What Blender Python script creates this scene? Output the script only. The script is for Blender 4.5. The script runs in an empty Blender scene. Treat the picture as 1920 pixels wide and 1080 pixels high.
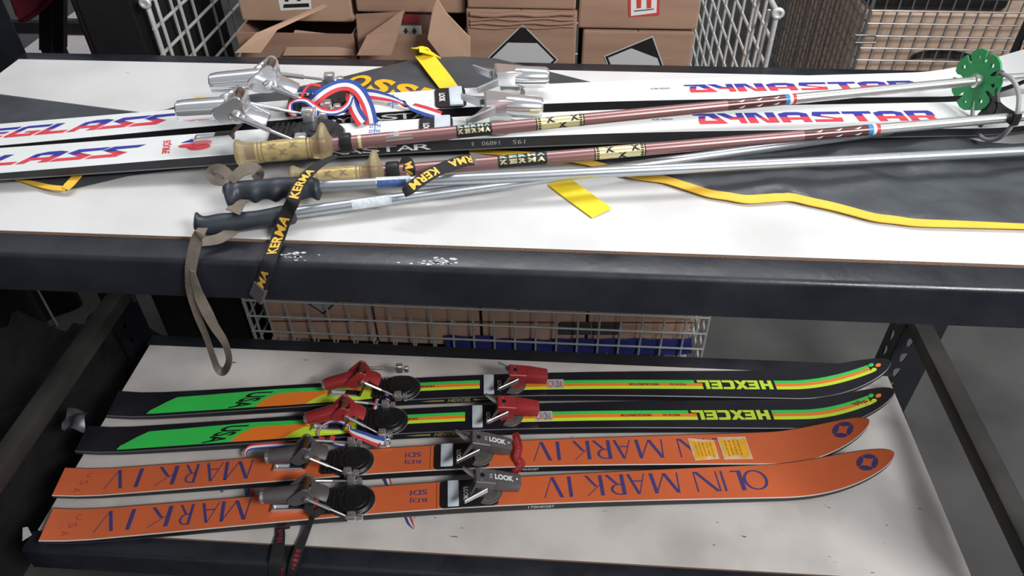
import bpy, bmesh, math, random
from mathutils import Vector as V, Matrix, noise

random.seed(7)
PI = math.pi
C = bpy.context.scene.collection

# ------------------------------------------------------------------ camera
ZU = 0.960            # top of the upper shelf board
ZL = 0.1992           # top of the lower shelf board
W, D = 1.829, 0.5252  # shelf boards: width, depth
FPX = 1409.72
PITCH, YAW, ROLL = 0.7133, -0.0737, -0.0114
CAM = V((1.01994, -0.76044, 1.55142))
_cy, _sy = math.cos(YAW), math.sin(YAW)
FWD = V((_sy*math.cos(PITCH), _cy*math.cos(PITCH), -math.sin(PITCH)))
_r = V((_cy, -_sy, 0)); _u = _r.cross(FWD)
RGT = math.cos(ROLL)*_r + math.sin(ROLL)*_u
UPV = -math.sin(ROLL)*_r + math.cos(ROLL)*_u

def ray(x, y): return FWD + RGT*((x-960)/FPX) + UPV*((540-y)/FPX)
def atz(x, y, z): d = ray(x, y); return CAM + d*((z-CAM.z)/d.z)
def aty(x, y, Y): d = ray(x, y); return CAM + d*((Y-CAM.y)/d.y)
def atx(x, y, X): d = ray(x, y); return CAM + d*((X-CAM.x)/d.x)

cam = bpy.data.cameras.new('camera'); co = bpy.data.objects.new('camera', cam); C.objects.link(co)
cam.sensor_width = 36; cam.lens = FPX/1920*36; cam.clip_start = 0.02
m = Matrix((RGT, UPV, -FWD)).transposed().to_4x4(); m.translation = CAM; co.matrix_world = m
bpy.context.scene.camera = co

# ------------------------------------------------------------------ materials
def lin(c):
    if isinstance(c, (int, float)): c = (c, c, c)
    return tuple((x/255/12.92 if x/255 <= .04045 else ((x/255+.055)/1.055)**2.4) for x in c)

def mat(name, rgb, rough=.5, metal=0., spec=.5, var=0., scale=30., bump=0., bscale=200., trans=0., coat=0., rvar=0., stretch=None, ior=None):
    m = bpy.data.materials.new(name); m.use_nodes = True
    nt = m.node_tree; b = nt.nodes['Principled BSDF']; N = nt.nodes.new; L = nt.links.new
    c = lin(rgb)
    b.inputs['Base Color'].default_value = (*c, 1); b.inputs['Roughness'].default_value = rough
    b.inputs['Metallic'].default_value = metal; b.inputs['Specular IOR Level'].default_value = spec
    b.inputs['Transmission Weight'].default_value = trans; b.inputs['Coat Weight'].default_value = coat
    if ior: b.inputs['IOR'].default_value = ior
    tc = N('ShaderNodeTexCoord'); src = tc.outputs['Object']
    if stretch:
        mp = N('ShaderNodeMapping'); mp.inputs['Scale'].default_value = stretch; L(src, mp.inputs[0]); src = mp.outputs[0]
    if var or rvar:
        n = N('ShaderNodeTexNoise'); n.inputs['Scale'].default_value = scale; n.inputs['Detail'].default_value = 6; L(src, n.inputs[0])
        if var:
            r = N('ShaderNodeValToRGB'); r.color_ramp.elements[0].position = .3; r.color_ramp.elements[1].position = .7
            r.color_ramp.elements[0].color = (*[x*(1-var) for x in c], 1); r.color_ramp.elements[1].color = (*[min(1, x*(1+var)) for x in c], 1)
            L(n.outputs[0], r.inputs[0]); L(r.outputs[0], b.inputs['Base Color'])
        if rvar:
            mr = N('ShaderNodeMapRange'); mr.inputs[1].default_value = .3; mr.inputs[2].default_value = .7
            mr.inputs[3].default_value = max(0, rough-rvar); mr.inputs[4].default_value = min(1, rough+rvar)
            L(n.outputs[0], mr.inputs[0]); L(mr.outputs[0], b.inputs['Roughness'])
    if bump:
        n2 = N('ShaderNodeTexNoise'); n2.inputs['Scale'].default_value = bscale; n2.inputs['Detail'].default_value = 4; L(src, n2.inputs[0])
        bp = N('ShaderNodeBump'); bp.inputs['Strength'].default_value = bump; bp.inputs['Distance'].default_value = .01
        L(n2.outputs[0], bp.inputs['Height']); L(bp.outputs[0], b.inputs['Normal'])
    return m

def scuffed(name, rgb, dark, marks, amount, rough=.35):
    """white laminate with soft smudges and short dark scratches"""
    m = mat(name, rgb, rough); nt = m.node_tree; b = nt.nodes['Principled BSDF']; N = nt.nodes.new; L = nt.links.new
    tc = N('ShaderNodeTexCoord')
    n1 = N('ShaderNodeTexNoise'); n1.inputs['Scale'].default_value = 5; n1.inputs['Detail'].default_value = 8; L(tc.outputs['Object'], n1.inputs[0])
    r1 = N('ShaderNodeValToRGB'); r1.color_ramp.elements[0].position = .34; r1.color_ramp.elements[1].position = .56
    r1.color_ramp.elements[0].color = (*lin(dark), 1); r1.color_ramp.elements[1].color = (*lin(rgb), 1); L(n1.outputs[0], r1.inputs[0])
    mp = N('ShaderNodeMapping'); mp.inputs['Scale'].default_value = (26, 90, 30); mp.inputs['Rotation'].default_value = (0, 0, -.35); L(tc.outputs['Object'], mp.inputs[0])
    n2 = N('ShaderNodeTexNoise'); n2.inputs['Scale'].default_value = 1; n2.inputs['Detail'].default_value = 2; L(mp.outputs[0], n2.inputs[0])
    r2 = N('ShaderNodeValToRGB'); r2.color_ramp.elements[0].position = amount; r2.color_ramp.elements[1].position = amount+.02
    r2.color_ramp.elements[0].color = (0, 0, 0, 1); r2.color_ramp.elements[1].color = (1, 1, 1, 1); L(n2.outputs[0], r2.inputs[0])
    mx = N('ShaderNodeMix'); mx.data_type = 'RGBA'; L(r2.outputs[0], mx.inputs[0]); L(r1.outputs[0], mx.inputs[6]); mx.inputs[7].default_value = (*lin(marks), 1)
    L(mx.outputs[2], b.inputs['Base Color'])
    return m

M = {}
M['laminate_up'] = scuffed('white_laminate', (216, 216, 216), (202, 201, 200), (172, 168, 164), .77)
M['laminate_low'] = scuffed('worn_white_laminate', (214, 209, 205), (190, 184, 180), (96, 92, 90), .725)
M['chipboard'] = mat('chipboard_edge', (138, 112, 94), .8, var=.25, scale=300)
M['rack'] = mat('black_painted_steel', (33, 35, 42), .38, var=.25, scale=14, rvar=.1, bump=.05, bscale=60)
M['rack_dull'] = mat('dull_black_steel', (34, 34, 37), .55, var=.35, scale=9, rvar=.15)
M['brace'] = mat('dusty_black_tube', (50, 49, 47), .6, var=.6, scale=6)
M['concrete'] = mat('concrete_floor', (70, 70, 69), .55, var=.45, scale=2.2, bump=.05, bscale=50, rvar=.15)
M['chrome'] = mat('polished_chrome', (242, 244, 246), .14, .86)
M['steel'] = mat('bright_steel', (206, 207, 209), .28, .85)
M['galv'] = mat('galvanised_wire', (212, 214, 212), .42, .35, var=.08, scale=30)
M['darkwire'] = mat('dark_wire', (146, 146, 148), .4, .7, var=.25, scale=30)
M['brushed'] = mat('worn_aluminium', (184, 190, 196), .34, .82, var=.05, scale=120)
M['bronze'] = mat('bronze_pin', (128, 104, 66), .4, .8, var=.3, scale=80)
M['rust'] = mat('rusty_brown', (92, 70, 56), .6, .3, var=.4, scale=90)
M['gunmetal'] = mat('gunmetal_grey', (104, 100, 102), .32, .25)
M['redpaint'] = mat('red_enamel', (164, 52, 56), .26, .0, coat=.4)
M['blackplastic'] = mat('black_plastic', (26, 26, 28), .42, var=.2, scale=60)
M['blackgloss'] = mat('black_topsheet', (30, 30, 38), .25, var=.15, scale=20)
M['whitetop'] = mat('white_topsheet', (226, 229, 228), .25, var=.02, scale=8)
M['sidewall'] = mat('black_sidewall', (36, 36, 40), .45, var=.2, scale=30)
M['edgegrey'] = mat('joint_glint_line', (112, 112, 118), .35, .3)  # grey joint line, with the steel edge's reflection painted in
M['scuffpink'] = mat('faded_thread', (196, 120, 120), .6)
M['base'] = mat('steel_edge', (120, 120, 122), .4, .7)
M['orange'] = mat('orange_topsheet', (216, 106, 62), .34, var=.07, scale=9)
M['edgewhite'] = mat('white_edge_line', (214, 206, 200), .4)
M['edgedark'] = mat('dark_edge_line', (84, 52, 44), .4)
M['navy'] = mat('navy_ink', (72, 66, 124), .4)
M['fadedink'] = mat('faded_ink', (150, 72, 72), .4)
M['green'] = mat('bright_green', (62, 214, 92), .35, var=.06, scale=10)
M['hotorange'] = mat('hot_orange', (255, 136, 48), .35)
M['lime'] = mat('lime_yellow', (212, 246, 66), .35)
M['ink'] = mat('black_ink', (28, 26, 26), .5)
M['gold'] = mat('gold_print', (178, 166, 104), .4, .2)
M['logoblue'] = mat('blue_print', (58, 58, 156), .35)
M['logored'] = mat('red_print', (216, 70, 82), .35)
M['markblue'] = mat('pale_blue_print', (96, 122, 200), .5)
M['greyprint'] = mat('grey_print', (150, 150, 152), .5)
M['whiteprint'] = mat('white_print', (232, 232, 232), .5)
M['padwhite'] = mat('white_boot_pad', (206, 216, 226), .3)
M['ribblue'] = mat('blue_webbing', (46, 76, 158), .7, bump=.2, bscale=900)
M['ribwhite'] = mat('white_webbing', (226, 226, 230), .7, bump=.2, bscale=900)
M['ribred'] = mat('red_webbing', (212, 56, 66), .7, bump=.2, bscale=900)
M['ribdark'] = mat('black_webbing', (34, 33, 36), .8, bump=.3, bscale=900)
M['yellowthread'] = mat('yellow_lettering', (232, 184, 72), .6)
M['redthread'] = mat('dark_red_lettering', (150, 40, 58), .6)
M['redstrap'] = mat('dark_red_webbing', (166, 42, 48), .7, bump=.3, bscale=900)
M['leather'] = mat('grey_brown_leather', (112, 102, 92), .75, var=.2, scale=40, bump=.15, bscale=300)
M['leatherraw'] = mat('tan_leather_inside', (168, 140, 116), .8, var=.2, scale=40)
M['vinyl'] = mat('black_vinyl', (66, 70, 75), .42, var=.22, scale=10, bump=.2, bscale=30, rvar=.12)
M['piping'] = mat('yellow_piping', (240, 190, 62), .5, var=.06, scale=30)
M['yellow'] = mat('yellow_strap', (242, 214, 42), .55, var=.05, scale=30, bump=.1, bscale=400)
M['bagprint'] = mat('golden_print', (240, 176, 22), .5)
M['rosebrown'] = mat('rosy_brown_shaft', (152, 114, 113), .32, .55)
M['darkbrown'] = mat('dark_brown_band', (104, 70, 70), .28, .5)
M['silver'] = mat('polished_silver', (222, 222, 220), .3, .85)
M['goldfoil'] = mat('gold_foil', (224, 212, 164), .3, .5)
M['palegreen'] = mat('pale_green_foil', (150, 166, 152), .35, .4)
M['flagblue'] = mat('flag_blue', (60, 130, 190), .4)
M['flagred'] = mat('flag_red', (190, 62, 56), .4)
M['amber'] = mat('clear_amber_plastic', (232, 214, 172), .28, trans=.78, ior=1.25)
M['navygrip'] = mat('dark_navy_rubber', (44, 50, 58), .42, var=.12, scale=30, rvar=.08)
M['greenplastic'] = mat('green_plastic', (44, 158, 92), .4, var=.08, scale=30)
M['greyrubber'] = mat('grey_rubber', (150, 150, 152), .4)
M['dirtywhite'] = mat('peeling_white_tape', (196, 204, 210), .6, var=.2, scale=200)
M['bluelabel'] = mat('worn_blue_label', (58, 84, 138), .55, var=.35, scale=260)
M['card'] = mat('brown_cardboard', (160, 127, 107), .85, var=.12, scale=6, bump=.06, bscale=40, stretch=(1, 1, 6))
M['cardlight'] = mat('pale_cardboard', (180, 147, 124), .85, var=.12, scale=7)
M['cardlit'] = mat('brightened_cardboard', (220, 184, 160), .85, var=.10, scale=7)  # cardboard copy lightened to make up for dim light between the shelves
M['carddark'] = mat('shaded_cardboard', (96, 72, 60), .9, var=.15, scale=7)
M['labelgrey'] = mat('pale_grey_label', (192, 194, 194), .5)
M['labelwhite'] = mat('white_paper', (228, 226, 224), .6)
M['labelred'] = mat('red_label_ink', (196, 62, 58), .6)
M['yellowpaper'] = mat('yellow_price_paper', (240, 178, 46), .6, var=.1, scale=60)
M['tornpaper'] = mat('torn_paper', (222, 196, 160), .7, var=.15, scale=90)
M['brownink'] = mat('brown_ink', (150, 92, 30), .6)
M['blackcloth'] = mat('black_cloth', (12, 12, 13), .95, var=.4, scale=20, bump=.3, bscale=60)
M['redcloth'] = mat('dark_red_cloth', (130, 40, 52), .85, var=.2, scale=15, bump=.2, bscale=40)
M['whiteboard'] = mat('off_white_panel', (188, 180, 178), .6, var=.1, scale=4)
M['blueplastic'] = mat('blue_plastic_sheet', (58, 66, 140), .4, var=.2, scale=20, bump=.4, bscale=30)
M['film'] = mat('clouded_plastic', (74, 76, 80), .35, var=.3, scale=30)
M['brownboard'] = mat('tan_board', (204, 176, 154), .8, var=.14, scale=5, stretch=(1, 1, 3))
M['white'] = mat('plain_white', (236, 236, 236), .5)

# ------------------------------------------------------------------ mesh tools
class MB:
    def __init__(s): s.v = []; s.f = []; s.m = []
    def add(s, vs, fs, mi=0, X=None):
        o = len(s.v)
        s.v += [(X @ V(p)) if X is not None else V(p) for p in vs]
        for k, f in enumerate(fs):
            s.f.append([i+o for i in f]); s.m.append(mi if isinstance(mi, int) else mi[k])
    def bm(s, b, mi=0, X=None):
        b.verts.index_update()
        s.add([v.co.copy() for v in b.verts], [[v.index for v in f.verts] for f in b.faces], mi, X); b.free()
    def box(s, x0, x1, y0, y1, z0, z1, mi=0, bev=0., X=None, seg=1):
        b = bmesh.new(); bmesh.ops.create_cube(b, size=1)
        for v in b.verts: v.co = V(((x0+x1)/2+v.co.x*(x1-x0), (y0+y1)/2+v.co.y*(y1-y0), (z0+z1)/2+v.co.z*(z1-z0)))
        if bev: bmesh.ops.bevel(b, geom=list(b.edges), offset=bev, segments=seg, profile=.5, affect='EDGES')
        s.bm(b, mi, X)
    def hull8(s, a, b_, mi=0, bev=0., X=None, seg=1):
        """loft between two 4-point ends"""
        b = bmesh.new(); A = [b.verts.new(p) for p in a]; B = [b.verts.new(p) for p in b_]
        b.faces.new(A[::-1]); b.faces.new(B)
        for i in range(4): b.faces.new((A[i], A[(i+1) % 4], B[(i+1) % 4], B[i]))
        bmesh.ops.recalc_face_normals(b, faces=list(b.faces))
        if bev: bmesh.ops.bevel(b, geom=list(b.edges), offset=bev, segments=seg, profile=.5, affect='EDGES')
        s.bm(b, mi, X)
    def prism(s, poly, t, mi=0, X=None, bev=0.):
        """polygon in local xy, extruded along z from 0 to t"""
        b = bmesh.new(); vs = [b.verts.new((p[0], p[1], 0)) for p in poly]; f = b.faces.new(vs)
        r = bmesh.ops.extrude_face_region(b, geom=[f]); ev = [g for g in r['geom'] if isinstance(g, bmesh.types.BMVert)]
        bmesh.ops.translate(b, verts=ev, vec=(0, 0, t))
        bmesh.ops.recalc_face_normals(b, faces=list(b.faces))
        if bev: bmesh.ops.bevel(b, geom=list(b.edges), offset=bev, segments=1, affect='EDGES')
        s.bm(b, mi, X)
    def tube(s, pts, r, mi=0, n=10, caps=True, X=None, sq=None):
        pts = [V(p) for p in pts]; k = len(pts); rs = r if isinstance(r, (list, tuple)) else [r]*k
        T = [(pts[min(i+1, k-1)]-pts[max(i-1, 0)]).normalized() for i in range(k)]
        nrm = T[0].cross(V((0, 0, 1)));
        if nrm.length < .1: nrm = T[0].cross(V((0, 1, 0)))
        nrm.normalize(); vs = []; fs = []; ms = []
        for i in range(k):
            nrm = (nrm - T[i]*nrm.dot(T[i])).normalized(); bn = T[i].cross(nrm)
            for j in range(n):
                a = 2*PI*j/n; vs.append(pts[i]+(nrm*math.cos(a)+bn*math.sin(a)*(sq or 1))*rs[i])
        for i in range(k-1):
            for j in range(n):
                fs.append((i*n+j, i*n+(j+1) % n, (i+1)*n+(j+1) % n, (i+1)*n+j)); ms.append(mi if isinstance(mi, int) else mi[i])
        if caps:
            fs.append(tuple(range(n))[::-1]); ms.append(ms[0]); fs.append(tuple((k-1)*n+j for j in range(n))); ms.append(ms[n*(k-1)-1])
        s.add(vs, fs, ms, X)
    def lathe(s, prof, mi=0, n=20, X=None, sy=1., sz=1.):
        """profile [(x, r)] about the local x axis"""
        vs = []; fs = []; ms = []; k = len(prof)
        for x, r in prof:
            for j in range(n): a = 2*PI*j/n; vs.append((x, r*math.cos(a)*sy, r*math.sin(a)*sz))
        for i in range(k-1):
            for j in range(n):
                fs.append((i*n+j, i*n+(j+1) % n, (i+1)*n+(j+1) % n, (i+1)*n+j)); ms.append(mi if isinstance(mi, int) else mi[i])
        fs.append(tuple(range(n))[::-1]); ms.append(ms[0]); fs.append(tuple((k-1)*n+j for j in range(n))); ms.append(ms[-1])
        s.add(vs, fs, ms, X)
    def grid(s, rows, mi=0):
        """rows of points; mi int or function(i, j)"""
        n = len(rows[0]); vs = [p for r in rows for p in r]; fs = []; ms = []
        for i in range(len(rows)-1):
            for j in range(n-1):
                fs.append((i*n+j, i*n+j+1, (i+1)*n+j+1, (i+1)*n+j)); ms.append(mi if isinstance(mi, int) else mi(i, j))
        s.add(vs, fs, ms)
    def build(s, name, mats, parent=None, smooth=35, loc=None):
        me = bpy.data.meshes.new(name); me.from_pydata([tuple(p) for p in s.v], [], s.f)
        me.polygons.foreach_set('material_index', s.m)
        for k in (mats if isinstance(mats, (list, tuple)) else [mats]): me.materials.append(M[k] if isinstance(k, str) else k)
        if smooth:
            me.polygons.foreach_set('use_smooth', [True]*len(me.polygons)); me.set_sharp_from_angle(angle=math.radians(smooth))
        me.update()
        o = bpy.data.objects.new(name, me); C.objects.link(o)
        if parent: o.parent = parent
        if loc is not None: o.location = loc
        return o

def tag(o, label, cat, group=None):
    o['label'] = label; o['category'] = cat
    if group: o['group'] = group
    return o
def thing(name, label, cat, loc=(0, 0, 0), rz=0., group=None):
    o = bpy.data.objects.new(name, None); C.objects.link(o); o.location = loc; o.rotation_euler = (0, 0, rz)
    o.empty_display_size = .05
    return tag(o, label, cat, group)

def catmull(P, n):
    P = [V(p) for p in P]
    if len(P) < 3: return [P[0].lerp(P[-1], i/(n-1)) for i in range(n)]
    Q = [P[0]*2-P[1]]+P+[P[-1]*2-P[-2]]; out = []; k = len(P)-1
    for i in range(n):
        t = i/(n-1)*k; j = min(int(t), k-1); t -= j
        a, b, c, d = Q[j:j+4]
        out.append(.5*((2*b)+(c-a)*t+(2*a-5*b+4*c-d)*t*t+(3*b-3*c+d-a)*t**3))
    return out

# flat lettering -------------------------------------------------------------
_tx = {}
def text2d(body, bold=0., shear=0., space=1.):
    """lettering as flat triangles scaled to a 1 x 1 box"""
    k = (body, bold, shear, space)
    if k in _tx: return _tx[k]
    cu = bpy.data.curves.new('t', 'FONT'); cu.body = body; cu.size = 1; cu.offset = bold; cu.shear = shear; cu.space_character = space
    cu.resolution_u = 4
    o = bpy.data.objects.new('t', cu); C.objects.link(o)
    bpy.context.view_layer.update()
    me = bpy.data.meshes.new_from_object(o)
    vs = [(v.co.x, v.co.y) for v in me.vertices]; fs = [list(p.vertices) for p in me.polygons]
    bpy.data.objects.remove(o); bpy.data.curves.remove(cu); bpy.data.meshes.remove(me)
    x0 = min(p[0] for p in vs); x1 = max(p[0] for p in vs); y0 = min(p[1] for p in vs); y1 = max(p[1] for p in vs)
    vs = [((p[0]-x0)/(x1-x0), (p[1]-y0)/(y1-y0)) for p in vs]
    _tx[k] = (vs, fs); return _tx[k]

def put(mb, shape, fn, mi=0, cuts=0, split=None):
    """map flat (vs, fs) through fn(a, b); split=(b, lower mat, upper mat) two-tones it"""
    vs, fs = shape
    b = bmesh.new(); bv = [b.verts.new((p[0], p[1], 0)) for p in vs]
    for f in fs:
        try: b.faces.new([bv[i] for i in f])
        except ValueError: pass
    bmesh.ops.triangulate(b, faces=list(b.faces))
    if cuts:
        for c in range(1, cuts):
            bmesh.ops.bisect_plane(b, geom=list(b.verts)+list(b.edges)+list(b.faces), plane_co=(c/cuts, 0, 0), plane_no=(1, 0, 0))
    ms = None
    if split:
        bmesh.ops.bisect_plane(b, geom=list(b.verts)+list(b.edges)+list(b.faces), plane_co=(0, split[0], 0), plane_no=(0, 1, 0))
        ms = [split[2] if f.calc_center_median().y > split[0] else split[1] for f in b.faces]
    b.verts.index_update()
    mb.add([fn(v.co.x, v.co.y) for v in b.verts], [[v.index for v in f.verts] for f in b.faces], ms if ms else mi); b.free()

def polys(*ps):
    """concave polygons, fan-safe through n-gons"""
    vs = []; fs = []
    for p in ps:
        fs.append(list(range(len(vs), len(vs)+len(p)))); vs += p
    return vs, fs
def strokes(*ss):
    """stroke letters: (x0, y0, x1, y1, horizontal width)"""
    vs = []; fs = []
    for x0, y0, x1, y1, w in ss:
        k = len(vs)
        if abs(y1-y0) < 1e-6: vs += [(x0, y0-w/2), (x1, y0-w/2), (x1, y0+w/2), (x0, y0+w/2)]
        else: vs += [(x0-w/2, y0), (x0+w/2, y0), (x1+w/2, y1), (x1-w/2, y1)]
        fs.append([k, k+1, k+2, k+3])
    return vs, fs
def ring2d(cx, cy, rx, ry, wx, wy, a0=0, a1=2*PI, n=28):
    vs = []; fs = []
    for i in range(n+1):
        a = a0+(a1-a0)*i/n; c, s = math.cos(a), math.sin(a)
        vs += [(cx+rx*c, cy+ry*s), (cx+(rx-wx)*c, cy+(ry-wy)*s)]
    for i in range(n): fs.append([2*i, 2*i+2, 2*i+3, 2*i+1])
    return vs, fs
def join(*sh):
    vs = []; fs = []
    for v, f in sh:
        k = len(vs); vs += v; fs += [[i+k for i in q] for q in f]
    return vs, fs
RECT = ([(0, 0), (1, 0), (1, 1), (0, 1)], [[0, 1, 2, 3]])
def disc2d(n=24): return [(.5+.5*math.cos(2*PI*i/n), .5+.5*math.sin(2*PI*i/n)) for i in range(n)], [list(range(n))]

def quad(a, b, c, d, off=V((0, 0, 0))):
    """bilinear patch: a(0,0) b(1,0) c(1,1) d(0,1)"""
    a, b, c, d = V(a)+off, V(b)+off, V(c)+off, V(d)+off
    return lambda s, t: (a*(1-s)+b*s)*(1-t)+(d*(1-s)+c*s)*t

VIEW = V((0, -.62, .78))
class Ribbon:
    def __init__(s, pts, width, n=40, N=None, twist=None):
        s.P = catmull(pts, n); s.n = n
        s.w = [width]*n if not isinstance(width, (list, tuple)) else [width[int(i/(n-1)*(len(width)-1))]*(1-(i/(n-1)*(len(width)-1)) % 1)+width[min(len(width)-1, int(i/(n-1)*(len(width)-1))+1)]*((i/(n-1)*(len(width)-1)) % 1) for i in range(n)]
        s.S = []; s.N = []; prev = None
        for i in range(n):
            t = (s.P[min(i+1, n-1)]-s.P[max(i-1, 0)]).normalized()
            nn = (N or VIEW) if not callable(N) else N(i/(n-1))
            sd = nn.cross(t).normalized()
            if twist: sd = Matrix.Rotation(twist(i/(n-1)) if callable(twist) else twist, 3, t) @ sd
            s.S.append(sd); s.N.append(t.cross(sd))
        acc = [0]
        for i in range(1, n): acc.append(acc[-1]+(s.P[i]-s.P[i-1]).length)
        s.L = acc[-1]; s.acc = acc
    def at(s, a, b, off=0.):
        d = max(0, min(1, a))*s.L; i = 0
        while i < s.n-2 and s.acc[i+1] < d: i += 1
        t = (d-s.acc[i])/max(1e-9, s.acc[i+1]-s.acc[i])
        p = s.P[i].lerp(s.P[i+1], t); sd = s.S[i].lerp(s.S[i+1], t); w = s.w[i]*(1-t)+s.w[i+1]*t; nn = s.N[i].lerp(s.N[i+1], t)
        return p+sd*(w*(b-.5))+nn*off
    def sheet(s, mb, stripes=(0,), th=.0012):
        k = len(stripes)
        rows = [[s.P[i]+s.S[i]*(s.w[i]*(j/k-.5))+s.N[i]*th/2 for j in range(k+1)] for i in range(s.n)]
        back = [[s.P[i]+s.S[i]*(s.w[i]*(j/k-.5))-s.N[i]*th/2 for j in range(k+1)] for i in range(s.n)]
        mb.grid(rows, lambda i, j: stripes[j]); mb.grid(back, lambda i, j: stripes[j])
        for c, q in ((0, stripes[0]), (k, stripes[-1])):
            mb.grid([[rows[i][c], back[i][c]] for i in range(s.n)], q)
        for e in (0, s.n-1): mb.grid([rows[e], back[e]], stripes[0])
# ------------------------------------------------------------------ floor
mb = MB(); mb.box(-4, 6, -3, 9, -.05, 0)
fl = mb.build('floor', 'concrete', smooth=0); fl['kind'] = 'structure'
mb = MB(); mb.box(-4, 6, 8.9, 9, 0, 4.5); wl = mb.build('wall_back', 'concrete', smooth=0); wl['kind'] = 'structure'

# ------------------------------------------------------------------ shelving rack
BE = -.0435           # front plane of the front beams
rack = thing('shelving_rack', 'black steel two-level shelving rack carrying the skis', 'shelving', (0, 0, 0))
def beam(name, y0, y1, zt, hgt):
    """stepped steel beam: an inner ledge for the board and a tall outer face"""
    mb = MB(); s = 1 if y1 > y0 else -1
    prof = [(y0, zt-.004), (y1-s*.008, zt-.004), (y1-s*.0045, zt-.0057), (y1-s*.0018, zt-.0078), (y1, zt-.012), (y1, zt-hgt), (y1-s*.012, zt-hgt-.004), (y0+s*.004, zt-hgt-.004), (y0+s*.004, zt-.03), (y0-s*.03, zt-.03), (y0-s*.03, zt-.018), (y0, zt-.018)]
    rows = [[V((x, p[0], p[1])) for p in prof+prof[:1]] for x in (-.012, .4, .9, 1.4, W+.012)]
    mb.grid(rows); k = len(mb.v); 
    for x in (-.012, W+.012): mb.add([(x, p[0], p[1]) for p in prof], [list(range(len(prof)))])
    return mb.build(name, 'rack', rack, smooth=30)
beam('front_rail', -.0012, BE, ZU, .066); beam('front_rail', -.0012, BE, ZL, .066)
beam('rear_rail', D+.003, D+.046, ZU, .055); beam('rear_rail', D+.003, D+.046, ZL, .055)

def punched(w, h, holes):
    """flat strip with teardrop slots: 2D curve filled with holes -> mesh"""
    cu = bpy.data.curves.new('p', 'CURVE'); cu.dimensions = '2D'; cu.fill_mode = 'BOTH'; cu.extrude = .0016
    def sp(pts):
        q = cu.splines.new('POLY'); q.points.add(len(pts)-1); q.use_cyclic_u = True
        for i, p in enumerate(pts): q.points[i].co = (p[0], p[1], 0, 1)
    sp([(0, 0), (w, 0), (w, h), (0, h)])
    for hx, hz in holes:
        sp([(hx+.0085*math.cos(a), hz+.008+.0085*math.sin(a)) for a in [PI*(-.1+1.2*i/8) for i in range(9)]]+[(hx-.004, hz-.014), (hx+.004, hz-.014)])
    o = bpy.data.objects.new('p', cu); C.objects.link(o); bpy.context.view_layer.update()
    me = bpy.data.meshes.new_from_object(o); r = ([v.co.copy() for v in me.vertices], [list(p.vertices) for p in me.polygons])
    bpy.data.objects.remove(o); bpy.data.curves.remove(cu); bpy.data.meshes.remove(me); return r
def post(name, x0, x1, y, inward, parent, z1=1.25, yd=.06, m='rack'):
    """punched steel angle upright: one flange facing the front, one running back"""
    mb = MB(); w = x1-x0
    hs = [(w*(.3 if k % 2 else .3), .06+.052*k) for k in range(int((z1-.1)/.052))]
    vs, fs = punched(w, z1, hs)
    mb.add([(x0+p.x, y+p.z, p.y) for p in vs], fs)
    vs, fs = punched(yd, z1, [(yd*.55, .05+.052*k) for k in range(int((z1-.1)/.052))])
    xs = x0 if inward > 0 else x1
    mb.add([(xs+p.z, y-.0+p.x, p.y) for p in vs], fs)
    mb.box(x0-.008, x1+.008, y-.012, y+yd, 0, .006)
    return mb.build(name, m, parent, smooth=0)
post('upright_post', 1.846, 1.94, D+.048, 1, rack)
post('upright_post', -.112, -.018, D+.048, 1, rack)
post('upright_post', 1.846, 1.94, -.108, 1, rack)
post('upright_post', -.112, -.018, -.108, 1, rack)
for xb, z0, ya, yb in ((1.866, .338, -.05, .57), (-.045, .335, -.05, .57), (1.866, 1.16, -.05, .57), (-.045, 1.16, -.05, .57)):
    mb = MB(); mb.box(xb-.022, xb+.022, ya, yb, z0-.02, z0+.02, bev=.007, seg=2); mb.box(xb-.028, xb+.028, yb-.004, yb+.004, z0-.028, z0+.028, bev=.002); mb.build('side_brace', 'brace', rack)
# torn tape residue on the upper front ledge
for cx, cy, sx, sy, k in ((820, 487, 48, 8, 34), (545, 474, 30, 9, 20)):
    mb = MB()
    for _ in range(k):
        p = atz(cx+random.gauss(0, sx*.55), cy+random.gauss(0, sy*.5), ZU)
        if not (BE+.005 < p.y < -.002): continue
        r = random.uniform(.001, .0045); n = random.randint(4, 6)
        q = [(p.x+r*random.uniform(.5, 1.9)*math.cos(2*PI*i/n), p.y+r*random.uniform(.3, .8)*math.sin(2*PI*i/n), ZU-.0038) for i in range(n)]
        mb.add(q, [list(range(n))])
    mb.build('tape_residue', 'dirtywhite', rack, smooth=0)['label'] = 'torn pale tape residue on the front ledge'

for nm, zz, mt, lb in (('shelf_board', ZU, 'laminate_up', 'bright white laminate board on the upper rack level under the white skis'),
                       ('shelf_board', ZL, 'laminate_low', 'scratched white laminate board on the lower rack level under four skis')):
    mb = MB(); mb.box(0, W, 0, D, -.016, 0, 1)
    mb.m[-6:] = [0 if all(abs(mb.v[i].z) < 1e-6 for i in f) else 1 for f in mb.f[-6:]]
    tag(mb.build(nm, [mt, 'chipboard'], smooth=0, loc=(0, 0, zz)), lb, 'shelf board')

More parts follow.
